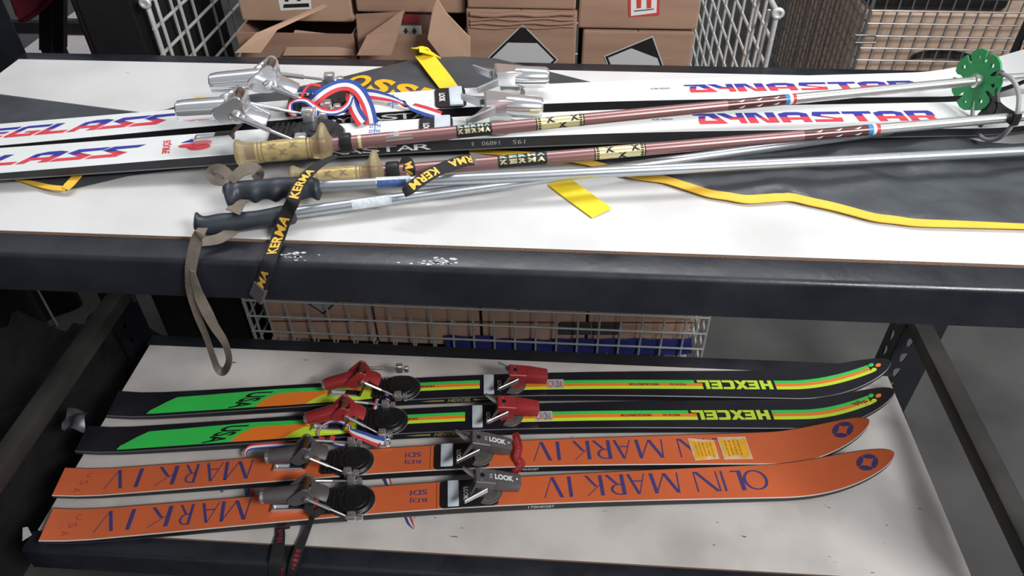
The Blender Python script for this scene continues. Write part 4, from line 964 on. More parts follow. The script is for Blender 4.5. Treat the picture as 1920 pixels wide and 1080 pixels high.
# green snowflake basket, seven petals with slots and small spade-shaped holes
def basket_curve(R=.0445, n=7):
    cu = bpy.data.curves.new('b', 'CURVE'); cu.dimensions = '2D'; cu.fill_mode = 'BOTH'; cu.extrude = .0014; cu.bevel_depth = .0004
    def sp(pts):
        q = cu.splines.new('POLY'); q.points.add(len(pts)-1); q.use_cyclic_u = True
        for i, p in enumerate(pts): q.points[i].co = (p[0], p[1], 0, 1)
    out = []
    for k in range(n):
        a0 = 2*PI*k/n+.25; h = PI/n
        for r, da in ((.56, -h*1.0), (.60, -h*.88), (.68, -h*.76), (.84, -h*.80), (.98, -h*.84), (1.02, -h*.3), (1.02, h*.2), (.97, h*.62), (.84, h*.80), (.70, h*.76), (.61, h*.88)): out.append((R*r*math.cos(a0+da), R*r*math.sin(a0+da)))
    sp(out)
    for k in range(n):
        a0 = 2*PI*k/n+.25; ca, sa = math.cos(a0-.05), math.sin(a0-.05)
        sp([(R*(.70+dx)*ca-R*dy*sa, R*(.70+dx)*sa+R*dy*ca) for dx, dy in ((-.08, 0), (0, -.045), (.05, -.09), (.11, -.05), (.13, 0), (.11, .05), (.05, .09), (0, .045))])
    o = bpy.data.objects.new('b', cu); C.objects.link(o); bpy.context.view_layer.update(); me = bpy.data.meshes.new_from_object(o)
    r = [v.co.copy() for v in me.vertices], [list(p.vertices) for p in me.polygons]; bpy.data.objects.remove(o); bpy.data.curves.remove(cu); bpy.data.meshes.remove(me); return r
vs, fs = basket_curve()
ctr = K1.I @ atz(1831, 151, ZU+.083)
nrm = (K1.I.to_3x3() @ (V((-.95, -.28, .10)))).normalized()
def frame(n, c):
    y = V((0, 0, 1)); y = (y-n*y.dot(n)).normalized(); x = y.cross(n); m_ = Matrix((x, y, n)).transposed().to_4x4(); m_.translation = c; return m_
mb = MB(); X = frame(nrm, ctr)
mb.add([V((v.x, v.y, v.z)) for v in vs], fs, 0, X)
mb.lathe([(-.006, .011), (.003, .0115), (.005, .010)], 0, 18, X @ Matrix.Rotation(-PI/2, 4, 'Y'))
bk = mb.build('pole_basket', 'greenplastic', K1.root, smooth=30); bk['label'] = 'green snowflake basket'
mb = MB(); xb = ctr.x; mb.lathe([(xb-.010, .008), (xb-.009, .0098), (xb-.003, .0100), (xb+.002, .009)], 0, 18); mb.build('basket_ferrule', 'silver', bk)

# black ring basket with leather-like spokes
ctr = K2.I @ (atz(1876, 207, ZU+.067)+V((0, .016, -.004))); nrm = (K2.I.to_3x3() @ V((-.985, -.13, .06))).normalized(); X = frame(nrm, ctr)
mb = MB(); R = .0470; mb.tube([(R*math.cos(2*PI*i/40), R*math.sin(2*PI*i/40), 0) for i in range(41)], .0032, 0, 10, False, X)
rg = mb.build('pole_basket', 'greyrubber', K2.root); rg['label'] = 'round ring basket with black spokes'
for a in (125, 8, 247):
    a = rad(a); ca, sa = math.cos(a), math.sin(a); mb = MB()
    pts = [(r*ca, r*sa, .004*math.sin(r/R*PI)) for r in (.006, .02, .032, .042, .0470)]
    rb = Ribbon([X @ V(p) for p in pts], [.022, .020, .018, .017, .018], 14, X.to_3x3() @ V((0, 0, 1))); rb.sheet(mb, (0,), .004)
    mb.tube([(.0434*math.cos(a-.16+.32*i/6), .0434*math.sin(a-.16+.32*i/6), 0) for i in range(7)], .0065, 0, 8, True, X @ Matrix.Scale(1.08, 4))
    mb.build('basket_spoke', 'blackplastic', rg)
mb = MB(); mb.lathe([(-.005, .009), (.005, .009)], 0, 16, X @ Matrix.Rotation(-PI/2, 4, 'Y')); mb.build('basket_hub', 'blackplastic', rg)

# two older aluminium poles with dark rubber grips
def old_pole(s, rows, marks, rsh, xend):
    traced_grip(s, rows, 'navygrip', .0150)
    x0 = s.x(rows[-1][0])-.02; xe = xend; mats = ['brushed', 'dirtywhite', 'bluelabel']
    rr = lambda q: rsh*(1-.12*max(0, min(1, (q-.2)/.9))); mb = MB(); prof = [(x0+(xe-x0)*i/24, rr(x0+(xe-x0)*i/24)) for i in range(25)]; mb.lathe(prof+[(xe+.05, .004), (xe+.06, .001)], 0, 20)
    for a, b, mi, f0, f1 in marks: put(mb, RECT, s.cyl(rr(.2)+.0003, s.x(a), s.x(b), rad(f0), rad(f1)), mi, 1) if f1-f0 < 40 else [put(mb, RECT, s.cyl(rr(.2)+.0003+.0001*mi, s.x(a), s.x(b), rad(f0+(f1-f0)*i/8), rad(f0+(f1-f0)*(i+1)/8)), mi) for i in range(8)]
    mb.build('pole_shaft', mats, s.root, smooth=40)
P3 = Pole((420, 358, .037), (1915, 284, .037), 'worn aluminium pole with dark finger-grooved rubber grip, upper of the two dark-gripped poles')
old_pole(P3, [(418, 6, 5), (422, 14, 13), (429, 16.5, 33), (436, 17, 37), (445, 17, 29), (453, 17.5, 20), (465, 18, 21), (478, 18, 26), (492, 19, 20), (504, 19, 21), (517, 20, 26.5), (533, 20, 20), (553, 20, 25), (570, 20, 23), (583, 19, 21), (596, 14, 27), (602, 9, 16)],
         [(706, 770, 1, -30, 60), (708, 762, 2, 30, 100)], .0079, 1.24)
P4 = Pole((365, 425, .018), (1590, 256, .026), 'worn aluminium pole with straight dark grip and hanging leather loop, nearest the front edge')
old_pole(P4, [(364, 6, 6), (367, 16, 8), (372, 27, 10), (380, 20, 16), (390, 17, 20), (415, 18, 19.5), (447, 16, 20), (480, 14, 20), (505, 15, 20.5), (530, 17, 21), (550, 16.5, 20), (556, 9, 11)],
         [(660, 734, 1, 0, 110)], .0077, 1.12)

# wrist straps
def fp(x, y, h):
    """point on the shelf, or hanging just in front of the beam face"""
    p = atz(x, y, ZU+h)
    return p if p.y > BE-.006 else aty(x, y, BE-.004-h)
def near_a(rb, px, py):
    best = 0; bd = 1e9
    for i in range(201):
        d = (px_of(rb.at(i/200, .5))-V((px, py))).length
        if d < bd: bd = d; best = i/200
    return best
def wrist(s, pts, width, mats, texts=(), name='wrist_strap', n=70, flip=False, tab=None, label=None, stripes=(0,), th=.0014):
    mb = MB(); rb = Ribbon([fp(*p) for p in pts], width, n, VIEW); rb.sheet(mb, stripes, th)
    for tx, pa, pb, b0, b1 in texts:
        a0, a1 = near_a(rb, *pa), near_a(rb, *pb); put(mb, text2d(tx, .035, 0, 1.08), lambda a, b: rb.at(a0+(a1-a0)*a, b0+(b1-b0)*b, .0013), 1, 8)
    if tab:
        a0, a1 = tab; vs = [rb.at(a, b, o) for o in (.0025, -.0025) for a, b in ((a0, -.06), (a1, -.06), (a1, 1.06), (a0, 1.06))]
        mb.add(vs, [[0, 1, 2, 3], [7, 6, 5, 4], [0, 4, 5, 1], [1, 5, 6, 2], [2, 6, 7, 3], [3, 7, 4, 0]], 2)
    o = s.world(mb).build(name, mats, s.root, smooth=50)
    if label: o['label'] = label
    return o
KM = ['ribdark', 'yellowthread', 'gunmetal']
wrist(K1, [(480, 560, .002), (493, 525, .002), (504, 490, .002), (513, 467, .004), (521, 447, .006), (532, 415, .026), (541, 395, .040), (549, 376, .056), (560, 350, .062), (574, 330, .064), (592, 313, .066), (612, 301, .066), (632, 292, .064)],
      [.019, .0185, .0185, .0185, .0185, .019, .020, .019, .017, .0145, .012, .008, .006], KM, (('RMA', (484, 548), (498, 506), .2, .8), ('KERMA', (505, 476), (536, 403), .14, .84), ('KERMA', (551, 373), (584, 318), .16, .84)), n=90, tab=(0, .09), label='black strap with yellow lettering hanging over the beam')
wrist(K2, [(912, 302, .042), (896, 299, .046), (868, 302, .052), (838, 312, .056), (808, 326, .058), (785, 341, .056), (768, 354, .052), (757, 362, .046)], [.014, .0165, .0168, .0168, .0168, .0165, .016, .012], KM,
      (('RMA', (886, 300), (843, 311), .14, .8), ('KERM', (820, 320), (771, 352), .14, .84)), tab=(.0, .16), label='black strap with yellow lettering arched over the next pole')
wrist(K2, [(752, 300, .046), (764, 304, .048), (768, 318, .044), (768, 332, .030)], [.010, .015, .016, .015], KM, (('MA', (766, 306), (768, 328), .15, .85),), n=24)
LM = ['leather', 'leatherraw']
wrist(P3, [(433, 345, .045), (424, 341, .050), (402, 338, .048), (393, 327, .050), (399, 318, .056), (413, 317, .060), (426, 325, .058), (432, 340, .050)], [.011, .012, .012, .012, .013, .014, .013, .012], LM, n=40, stripes=(0,), label='grey brown leather strap in two small loops')
wrist(P3, [(434, 341, .050), (442, 330, .056), (455, 320, .060), (470, 315, .060), (482, 319, .056), (486, 327, .048), (478, 338, .040)], [.012, .014, .016, .016, .015, .015, .014], LM, n=40)
wrist(P4, [(462, 374, .030), (452, 380, .036), (444, 388, .040), (436, 398, .038)], [.012, .015, .018, .020], LM, n=20)
def hang(x, y, o): return (x, y, o)
wrist(P4, [(380, 428, .030), (374, 437, .030), (369, 450, .020), (362, 478, .004), (357, 510, .004), (358, 545, .006), (370, 590, .008), (386, 630, .008), (398, 665, .006), (408, 690, .004), (418, 697, .006), (427, 686, .012), (429, 668, .014), (420, 640, .016), (402, 612, .014), (388, 585, .012), (374, 555, .008), (366, 530, .007), (361, 508, .006)],
      [.013, .015, .016, .016, .015, .013, .010, .009, .010, .012, .012, .010, .010, .012, .015, .014, .010, .006], LM, n=120, label='long grey brown leather loop hanging down past the beam')
wrist(P4, [(376, 456, .012), (392, 452, .010), (412, 447, .010), (432, 436, .012), (446, 430, .010)], [.010, .013, .014, .014, .008], LM, n=24)

# ------------------------------------------------------------------ ski bag under the white skis
bag = thing('ski_bag', 'black vinyl ski bag with yellow piping lying flat under the white skis', 'bag', (1.0, .25, ZU))
UPE = [(-60, 168), (0, 175), (100, 188), (200, 201), (265, 209), (310, 204), (360, 187), (460, 177), (540, 165), (610, 150), (700, 128), (780, 109), (865, 104), (930, 108), (1020, 130), (1120, 155), (1200, 185), (1300, 220), (1420, 240), (1500, 246), (1640, 249), (1765, 252), (1852, 265), (1900, 268), (1990, 262)]
LOE = [(-60, 330), (36, 338), (75, 347), (110, 356), (142, 351), (190, 340), (241, 328), (337, 316), (440, 305), (600, 296), (760, 290), (890, 287), (960, 291), (1040, 296), (1110, 310), (1190, 332), (1250, 341), (1330, 366), (1400, 377), (1480, 373), (1560, 390), (1640, 411), (1720, 421), (1920, 428), (1990, 430)]
def interp(P, x):
    for (a, b), (c, d) in zip(P, P[1:]):
        if a <= x <= c: return b+(d-b)*(x-a)/(c-a)
    return P[-1][1] if x > P[0][0] else P[0][1]
xs = [-60+6*i for i in range(342)]; NC = 36; rows = []
for x in xs:
    lo = atz(x, interp(LOE, x), ZU+.003); hi = atz(x, interp(UPE, x), ZU+.003); r = []
    for j in range(NC+1):
        t = j/NC; p = lo.lerp(hi, t); e = min(t, 1-t)*(hi-lo).length; rise = 1-math.exp(-e/.012)
        nz = noise.noise(V((p.x*9+p.y*4, p.y*14-p.x*3, 3.1)))*.5+noise.noise(V((p.x*22+p.y*16, p.y*34-p.x*8, 9.7)))*.25
        big = 1 if x > 1150 else .45
        p.z = ZU+.0015+rise*(.0055+max(-.004, (.016 if x > 1250 else .0085)*nz*big)+(.003 if x > 1250 else 0)); r.append(p)
    rows.append(r)
o3 = V((1.0, .25, ZU)); mb = MB(); mb.grid([[p-o3 for p in r] for r in rows]); mb.build('bag_body', 'vinyl', bag, smooth=80)
def tape(pts, w, z, name, k, label=None, n=60, lift=0.):
    mb = MB(); rb = Ribbon([atz(x, y, ZU+zz)-o3 for x, y, zz in pts], w, n, V((0, -.15, 1))); rb.sheet(mb, (0,), .0016); o = mb.build(name, k, bag, smooth=60)
    if label: o['label'] = label
    return o
tape([(x, interp(LOE, x)-3.5, .006) for x in (880, 920, 960, 1000, 1040, 1075, 1110, 1150, 1190, 1220, 1250, 1290, 1330, 1365, 1400, 1440, 1480, 1520, 1560, 1600, 1640, 1680, 1720, 1800, 1860, 1920, 1990)], [.007, .010, .011, .013, .015, .015, .0155, .0155, .015, .014, .011, .008], .005, 'piping', 'piping', n=160)
tape([(30, 336, .004), (60, 343, .005), (88, 350, .007), (110, 353, .008), (124, 353, .009)], [.003, .008, .009, .010], .005, 'piping', 'piping', n=24)
tape([(122, 354, .010), (130, 346, .012), (140, 335, .012), (150, 322, .010)], [.012, .014, .014, .014], .005, 'strap', 'piping', n=16)
tape([(352, 192, .008), (372, 186, .012), (398, 186, .010)], [.010, .012, .010], .005, 'piping', 'piping', n=12)
tape([(846, 170, .013), (835, 155, .015), (822, 138, .017), (808, 120, .018), (797, 106, .020), (790, 96, .026), (787, 91, .034)], [.030, .031, .032, .032, .032, .032, .030], .005, 'carry_strap', 'yellow', 'yellow webbing strap laid across the bag', n=40)
tape([(786, 92, .035), (800, 96, .030), (813, 102, .022), (826, 109, .012)], [.018, .016, .012, .004], .005, 'carry_strap', 'yellow', n=24)
mb = MB(); rb = Ribbon([atz(x, y, ZU+.003)-o3 for x, y in ((1044, 338), (1075, 361), (1100, 379), (1128, 399))], .034, 30, V((0, -.1, 1))); rb.sheet(mb, (0,), .002); mb.build('carry_strap', 'yellow', bag)['label'] = 'loose yellow strap end on the white board'
# golden capitals across the bag, running off under the rear ski
a0 = atz(640, 158, ZU+.010); dr = atz(745, 178, ZU+.010)-atz(660, 160, ZU+.010); adv = dr.length/2; dr.normalize(); upd = V((-dr.y, dr.x, 0)); mb = MB()
def bagz(p):
    best = 1e9; z = 0
    for r in rows[100:170:2]:
        if abs(r[18].x-p.x) > .05: continue
        for q in r:
            d = (q.x-p.x)**2+(q.y-p.y)**2
            if d < best: best = d; z = q.z
    return z
for i, ch in enumerate('ROSSIGNOL'):
    if i > 4: break
    c = a0+dr*adv*(i-1)
    def f(a, b, c=c): p = c+dr*(adv*.86*a)+upd*(.050*b); return V((p.x, p.y, max(bagz(p), ZU+.004)+.0012))-o3
    if i == 0: continue
    put(mb, text2d(ch, .045), f, 0, 8)
mb.build('lettering', 'bagprint', bag, smooth=0)
# ------------------------------------------------------------------ wire containers and boxes behind the rack
def wires(mb, a, b, c, d, na, nb, r, mi=0, n=6):
    """grid of wires over the patch a-b-c-d; na lines across, nb lines up"""
    f = quad(a, b, c, d)
    for i in range(na+1): mb.tube([f(i/na, 0), f(i/na, 1)], r, mi, n)
    for j in range(nb+1): mb.tube([f(0, j/nb)-V((0, r*1.6, 0)), f(1, j/nb)-V((0, r*1.6, 0))], r, mi, n)
CX0, CX1, CY0, CY1, CZ0, CZ1 = .222, 1.408, .635, 1.62, .105, 1.03
cage = thing('wire_container', 'galvanised wire mesh container of cardboard boxes standing on the floor behind the rack', 'wire container', (.8, 1.1, 0))
def cpart(name, mb, k='galv', par=None, smooth=50):
    o0 = V((.8, 1.1, 0)); mb.v = [v-o0 for v in mb.v]; return mb.build(name, k, par or cage, smooth)
mb = MB(); wires(mb, (CX0, CY0, CZ0), (CX1, CY0, CZ0), (CX1, CY0, .60), (CX0, CY0, .60), 22, 9, .0030); mb.tube([(CX0, CY0, .60), (CX1, CY0, .60)], .005)
mb.tube([(1.16, CY0-.012, .135), (1.17, CY0-.02, .128), (1.27, CY0-.02, .128), (1.28, CY0-.012, .135)], .005); cpart('front_gate', mb)
for nm, xx in (('side_panel', CX0), ('side_panel', CX1)):
    mb = MB(); wires(mb, (xx, CY0, CZ0), (xx, CY1, CZ0), (xx, CY1, CZ1), (xx, CY0, CZ1), 11, 18, .0034)
    for q in (.012, .10): mb.tube([(xx+.012*(1 if xx < 1 else -1), CY0+q, CZ0), (xx+.012*(1 if xx < 1 else -1), CY0+q, CZ1)], .0035)
    mb.tube([(xx, CY0, CZ1), (xx, CY1, CZ1)], .005); mb.tube([(xx, CY0, 0.0), (xx, CY0, CZ1+.004)], .005)
    p = V((xx, CY0, CZ1)); mb.tube([p+V((.008*math.cos(a), -.006, .007*math.sin(a))) for a in [2*PI*i/14 for i in range(15)]], .0042)
    cpart(nm, mb)
mb = MB(); wires(mb, (CX0, CY1, CZ0), (CX1, CY1, CZ0), (CX1, CY1, CZ1), (CX0, CY1, CZ1), 12, 9, .003); cpart('back_panel', mb)
mb = MB(); f = quad((CX0, CY0, CZ0), (CX1, CY0, CZ0), (CX1, CY1, CZ0), (CX0, CY1, CZ0))
for i in range(23): mb.tube([f(i/22, 0), f(i/22, 1)], .003)
for i in range(9): mb.tube([f(0, i/8), f(1, i/8)], .003)
for xx in (CX0+.06, .8, CX1-.06): mb.box(xx-.03, xx+.03, CY0+.02, CY1-.02, .0, CZ0-.004)
cpart('base_grid', mb)

BY = .656
def on_y(pts, Y): return [aty(x, y, Y) for x, y in pts]
class Box:
    def __init__(s, x0, x1, z0, z1, label, y0=BY, dep=.40, k='card', open_top=False, bow=0.):
        s.t = thing('cardboard_box', label, 'box', ((x0+x1)/2, y0+dep/2, z0), 0, 'cardboard boxes in the wire container'); s.o = V(((x0+x1)/2, y0+dep/2, z0)); s.y0 = y0
        mb = MB()
        if open_top:
            t = .004
            for a in ((x0, x1, y0, y0+t), (x0, x1, y0+dep-t, y0+dep), (x0, x0+t, y0+t, y0+dep-t), (x1-t, x1, y0+t, y0+dep-t)): mb.box(*a, z0, z1)
            mb.box(x0+t, x1-t, y0+t, y0+dep-t, z0, z0+t)
        else:
            mb.box(x0, x1, y0, y0+dep, z0, z1, 0, .004, seg=2)
            mb.box((x0+x1)/2-.0012, (x0+x1)/2+.0012, y0+.002, y0+dep-.002, z1-.001, z1+.0008, 1)
        s.put('box_body', mb, [k, 'carddark'])
    def put(s, name, mb, mats, smooth=0, label=None):
        mb.v = [v-s.o for v in mb.v]; o = mb.build(name, mats, s.t, smooth)
        if label: o['label'] = label
        return o
    def sheet(s, name, pts, k, th=.003, label=None):
        """flat panel through picture points given with their depths"""
        P = [aty(x, y, Y) for x, y, Y in pts]; n = (P[1]-P[0]).cross(P[2]-P[0]).normalized()*th
        mb = MB(); m_ = len(P); mb.add(P+[p+n for p in P], [list(range(m_)), list(range(2*m_-1, m_-1, -1))]+[[i, (i+1) % m_, m_+(i+1) % m_, m_+i] for i in range(m_)])
        return s.put(name, mb, k, 0, label)
    def flat(s, mb, pts, mi, d): mb.add([aty(x, y, s.y0-d) for x, y in pts], [list(range(len(pts)))], mi)
    def diamond(s, cx, cz, h, rot=0., split=.42, name='hazard_label'):
        mb = MB(); y = s.y0-.0012
        def rr(r, d): return [(cx+r*math.cos(PI/2+rot+PI/2*i), y-d, cz+r*math.sin(PI/2+rot+PI/2*i)) for i in range(4)]
        mb.add(rr(h, 0), [[0, 1, 2, 3]], 0); mb.add(rr(h*.955, .0004), [[0, 1, 2, 3]], 1)
        P = [V(p) for p in rr(h*.87, .0008)]
        mb.add([P[0].lerp(P[1], split), P[1], P[2], P[3], P[0].lerp(P[3], split)], [[0, 1, 2, 3, 4]], 2)
        return s.put(name, mb, ['labelgrey', 'ink', 'labelgrey'])
# bottom row, seen between the two shelf boards
b1 = Box(.262, .545, CZ0+.006, .53, 'bottom row cardboard box with a diamond label, seen left between the shelves', k='cardlit')
p = aty(607, 590, BY); b1.diamond(p.x, p.z+.0707, .0707)
b2 = Box(.552, .828, CZ0+.006, .53, 'bottom row cardboard box, second from the left between the shelves', k='cardlit')
b3 = Box(.836, 1.105, CZ0+.006, .53, 'bottom row cardboard box with a small diamond label tip, third between the shelves', k='cardlit')
p = aty(970, 584, BY); b3.diamond(p.x, p.z+.0707, .0707)
b4 = Box(1.112, 1.372, CZ0+.006, .53, 'bottom row cardboard box with a dark patch, at the right between the shelves', k='cardlit')
for b, pts in ((b4, ((1110, 605), (1163, 605), (1163, 628), (1110, 628))), (b3, ((1045, 605), (1108, 605), (1108, 628), (1045, 628)))):
    mb = MB(); b.flat(mb, pts, 0, .002); b.put('tape_patch', mb, 'gunmetal')
for b, xa, xb in ((b1, 505, 655), (b2, 665, 845), (b3, 855, 1040), (b4, 1050, 1300)):
    mb = MB(); ya = 601+(xa-500)*.004; b.flat(mb, ((xa, ya), (xb, ya+1), (xb, ya+3.2), (xa, ya+2.2)), 0, .0012); b.put('flap_seam', mb, 'carddark')
# middle row, its tops level with the shelf
xA = [aty(x, 80, BY).x for x in (447, 664, 670, 872, 876, 1080, 1092, 1300)]
z2 = aty(560, 52, BY).z
m1 = Box(xA[0], xA[1], .534, z2-.012, 'open cardboard box with raised flaps beside the left side of the wire container', open_top=True)
m1.sheet('flap', [(606, 8, BY-.02), (614, 12, BY-.02), (520, 56, BY-.05), (489, 99, BY-.07), (440, 99, BY-.07), (480, 62, BY-.05)], 'cardlight', label='raised front flap')
m1.sheet('flap', [(553, 56, BY+.02), (660, 68, BY+.02), (664, 104, BY-.01), (530, 104, BY-.01)], 'cardlight')
m1.sheet('flap', [(503, 68, BY+.03), (545, 69, BY+.03), (532, 104, BY), (486, 104, BY)], 'card')
m2 = Box(xA[2], xA[3], .534, z2-.010, 'open cardboard box with two raised torn flaps and arrows on a pale label', open_top=True)
m2.sheet('flap', [(757, 18, BY-.03), (748, 60, BY-.045), (733, 104, BY-.06), (669, 104, BY-.06), (688, 66, BY-.045)], 'card')
m2.sheet('flap', [(820, -4, BY-.03), (836, 22, BY-.035), (882, 70, BY-.05), (882, 106, BY-.06), (828, 106, BY-.06), (803, 72, BY-.05), (812, 18, BY-.035)], 'cardlight')
m2.sheet('flap', [(667, 27, BY-.002), (760, 22, BY-.002), (735, 60, BY-.004), (690, 68, BY-.004), (674, 100, BY-.006)], 'card')
m2.sheet('flap', [(755, 80, BY+.01), (806, 78, BY+.01), (812, 106, BY), (734, 106, BY)], 'cardlight')
mb = MB(); o_ = m2.y0; m2.y0 = BY+.03
m2.flat(mb, ((750, 24), (812, 24), (806, 80), (748, 80)), 3, -.002); m2.flat(mb, ((748, 48), (790, 48), (792, 76), (747, 76)), 0, .0); m2.flat(mb, ((755, 27), (786, 27), (786, 43), (755, 43)), 2, .0)
for cx in (761, 777): m2.flat(mb, ((cx-5, 60), (cx, 51), (cx+5, 60), (cx+2, 60), (cx+2, 74), (cx-2, 74), (cx-2, 60)), 1, .001)
m2.y0 = o_; m2.put('arrow_label', mb, ['labelgrey', 'rust', 'redcloth', 'carddark'])
m3 = Box(xA[4], xA[5], .534, aty(980, 19, BY).z, 'crushed-top cardboard box with a large black diamond label pointing up')
p = aty(980, 44, BY); m3.diamond(p.x, p.z-.0707, .0707, split=.46)
mb = MB()
for yy, h, o in ((27, 10, .010), (36, 6, .006), (44, 7, .008), (52, 4, .004)):
    a = aty(882, yy, BY); b = aty(1076, yy-1, BY); mb.tube([a.lerp(b, i/8)+V((0, -.001, .002*math.sin(i*1.7+yy))) for i in range(9)], .0045*h/8, 0, 8, sq=.8)
m3.put('crushed_fold', mb, 'card', 60)
m4 = Box(xA[6], xA[7], .534, aty(1200, 57, BY).z-.002, 'cardboard box with a tilted diamond label by the right side of the wire container')
p = aty(1222, 67, BY); h = .0707; m4.diamond(p.x-.022, p.z-.066, h, -.35, .45)
# top row
T1 = Box(aty(452, 30, BY+.03).x, aty(662, 30, BY+.03).x, z2+.0, 1.25, 'top row cardboard box with a white label, above the box with raised flaps', y0=BY+.03, k='cardlight')
mb = MB(); T1.flat(mb, ((519, -12), (582, -14), (584, 17), (526, 20)), 0, .001); T1.flat(mb, ((532, 8), (579, 6), (580, 13), (531, 15)), 1, .0016); T1.flat(mb, ((534, -4), (541, -4), (541, 3), (534, 3)), 1, .0016); T1.flat(mb, ((557, -5), (564, -5), (564, 2), (557, 2)), 1, .0016); T1.put('paper_label', mb, ['labelwhite', 'ink'])
T2 = Box(aty(667, 10, BY+.02).x, aty(872, 10, BY+.02).x, aty(760, 24, BY+.02).z, 1.25, 'top row cardboard box, plain, above the box with torn flaps', y0=BY+.02)
T3 = Box(aty(876, 10, BY).x, aty(1080, 10, BY).x, aty(980, 18, BY).z+.001, 1.25, 'top row cardboard box resting on the crushed box')
T4 = Box(aty(1085, 20, BY).x, aty(1312, 20, BY).x, aty(1200, 55, BY).z, 1.25, 'top row cardboard box with a red framed arrow label')
mb = MB(); T4.flat(mb, ((1177, -20), (1238, -20), (1236, 29), (1179, 32)), 0, .001); T4.flat(mb, ((1183, -16), (1232, -16), (1231, 24), (1183, 30)), 1, .0016)
for cx in (1198, 1217): T4.flat(mb, ((cx-5, -16), (cx+5, -16), (cx+4, 15), (cx-4, 16)), 0, .0022)
T4.flat(mb, ((1189, 20), (1226, 16), (1226, 18), (1189, 22)), 2, .0022); T4.put('arrow_label', mb, ['labelred', 'labelwhite', 'rust'])
# blue plastic sheet tucked in front of the boxes
mb = MB(); rows = []
for i in range(90):
    t = i/89; px = 835+462*t; r = []
    for j in range(9):
        p = aty(px, 634+6*abs(noise.noise(V((px*.02, 3, 1))))+(34-4*t)*j/8-(6 if t < .2 else 0), .6435); p.z = max(CZ0+.004, p.z); p.y += .003*noise.noise(V((p.x*30, j*.6, 4)))+0; r.append(p)
    rows.append(r)
mb.grid(rows); tag(mb.build('plastic_sheet', 'blueplastic', smooth=80), 'crumpled blue plastic sheet on the floor of the wire container below the boxes', 'plastic sheet')

# second container farther back on the right
FY = 1.62; q0 = aty(1603, 118, FY); q1 = aty(1920, 124, FY); X0 = q0.x; X1 = X0+1.05
dz = (aty(1700, 43, FY).z-aty(1700, 112, FY).z)/3; zt_ = aty(1700, 20, FY).z+dz*5; nz = int((zt_-.1)/dz)
cage2 = thing('wire_container', 'dark wire mesh container holding tan boards, farther back on the right', 'wire container', ((X0+X1)/2, FY+.5, 0))
o2 = V(((X0+X1)/2, FY+.5, 0))
def c2(name, mb): mb.v = [v-o2 for v in mb.v]; return mb.build(name, 'darkwire', cage2, 50)
mb = MB(); wires(mb, (X0, FY, zt_-dz*nz), (X1, FY, zt_-dz*nz), (X1, FY, zt_), (X0, FY, zt_), int(1.05/dz), nz, .0026)
for yy in (66, 80):
    a = aty(1603, yy, FY-.01); b = aty(1642, yy, FY-.01); mb.tube([a, b], .0035)
c2('front_panel', mb)
for xx in (X0, X1):
    mb = MB(); wires(mb, (xx, FY, zt_-dz*nz), (xx, FY+1, zt_-dz*nz), (xx, FY+1, zt_), (xx, FY, zt_), 22, nz, .0026)
    for k in range(7): mb.tube([(xx-.012-.004*k, FY+.01+.13*k, .1), (xx-.012-.004*k, FY+.01+.13*k, zt_)], .003)
    mb.tube([(xx, FY, 0), (xx, FY, zt_)], .006); mb.tube([(xx, FY+1, 0), (xx, FY+1, zt_)], .006); c2('side_panel', mb)
mb = MB(); mb.box(X0, X1, FY+.02, FY+.98, .09, .105); mb.box(X0+.1, X0+.16, FY+.02, FY+.98, 0, .09); mb.box(X1-.16, X1-.1, FY+.02, FY+.98, 0, .09); c2('base_deck', mb)
zb = aty(1750, 26, FY+.05).z
mb = MB(); mb.box(X0+.012, X1-.06, FY+.05, FY+.90, .106, zb, 0, .006); mb.box(X0+.012, X1-.06, FY+.048, FY+.05, .30, .303, 1)
tag(mb.build('cardboard_box', ['brownboard', 'carddark'], smooth=0), 'large tan cardboard box inside the dark wire container on the right', 'box')
mb = MB(); xa = aty(1625, 20, FY+.07).x; xb = aty(1888, 20, FY+.07).x; mb.box(xa, xb, FY+.07, FY+.55, zb+.001, zb+.22, 0, .012); mb.box(xa+.01, xb-.01, FY+.066, FY+.074, zb+.02, zb+.05, 0, .002)
tag(mb.build('black_crate', 'blackplastic', smooth=30), 'black plastic crate on top of the tan box in the right wire container', 'crate')
mb = MB(); rb = Ribbon([aty(x, y, FY+.035) for x, y in ((1708, 110), (1725, 103), (1760, 101), (1800, 104), (1832, 112))], [.006, .02, .026, .024, .010], 30, V((0, -1, .2))); rb.sheet(mb, (0,), .006)
tag(mb.build('hose', 'blackplastic', smooth=50), 'flat black curved strip between the wire and the tan box on the right', 'strip')

mb = MB(); mb.box(-.035, .05, .645, .95, 0, .82, 0, .008); mb.box(-.025, .04, .641, .647, .1, .7, 0, .002)
tag(mb.build('storage_crate', 'blackcloth', smooth=30), 'low black crate in the dark gap beside the rear left post', 'crate')
# second rack behind on the left
r2 = thing('shelving_rack', 'second black steel rack, partly visible behind the left end of the first', 'shelving', (0, 1.3, 0))
o4 = V((0, 1.3, 0))
def p4(name, mb, k='rack', smooth=30): mb.v = [v-o4 for v in mb.v]; return mb.build(name, k, r2, smooth)
Yb = 1.30
def vpost(pxa, pxb, py, Y, z1=1.5, d=.05):
    a = aty(pxa, py, Y); b = aty(pxb, py, Y); mb = MB(); mb.box(min(a.x, b.x), max(a.x, b.x), Y, Y+d, 0, z1, 0, .004); return mb
mb = MB(); mb.box(.055, .203, .650, 1.0, .0, 1.32, 0, .01); mb.box(.075, .183, .646, .652, .7, 1.2, 0, .002); tag(mb.build('storage_bin', 'blackcloth', smooth=30), 'tall black bin standing between the second rack and the wire container', 'bin')
za = aty(120, 54, Yb).z; xl = aty(-60, 50, Yb).x; xr = aty(208, 58, Yb).x
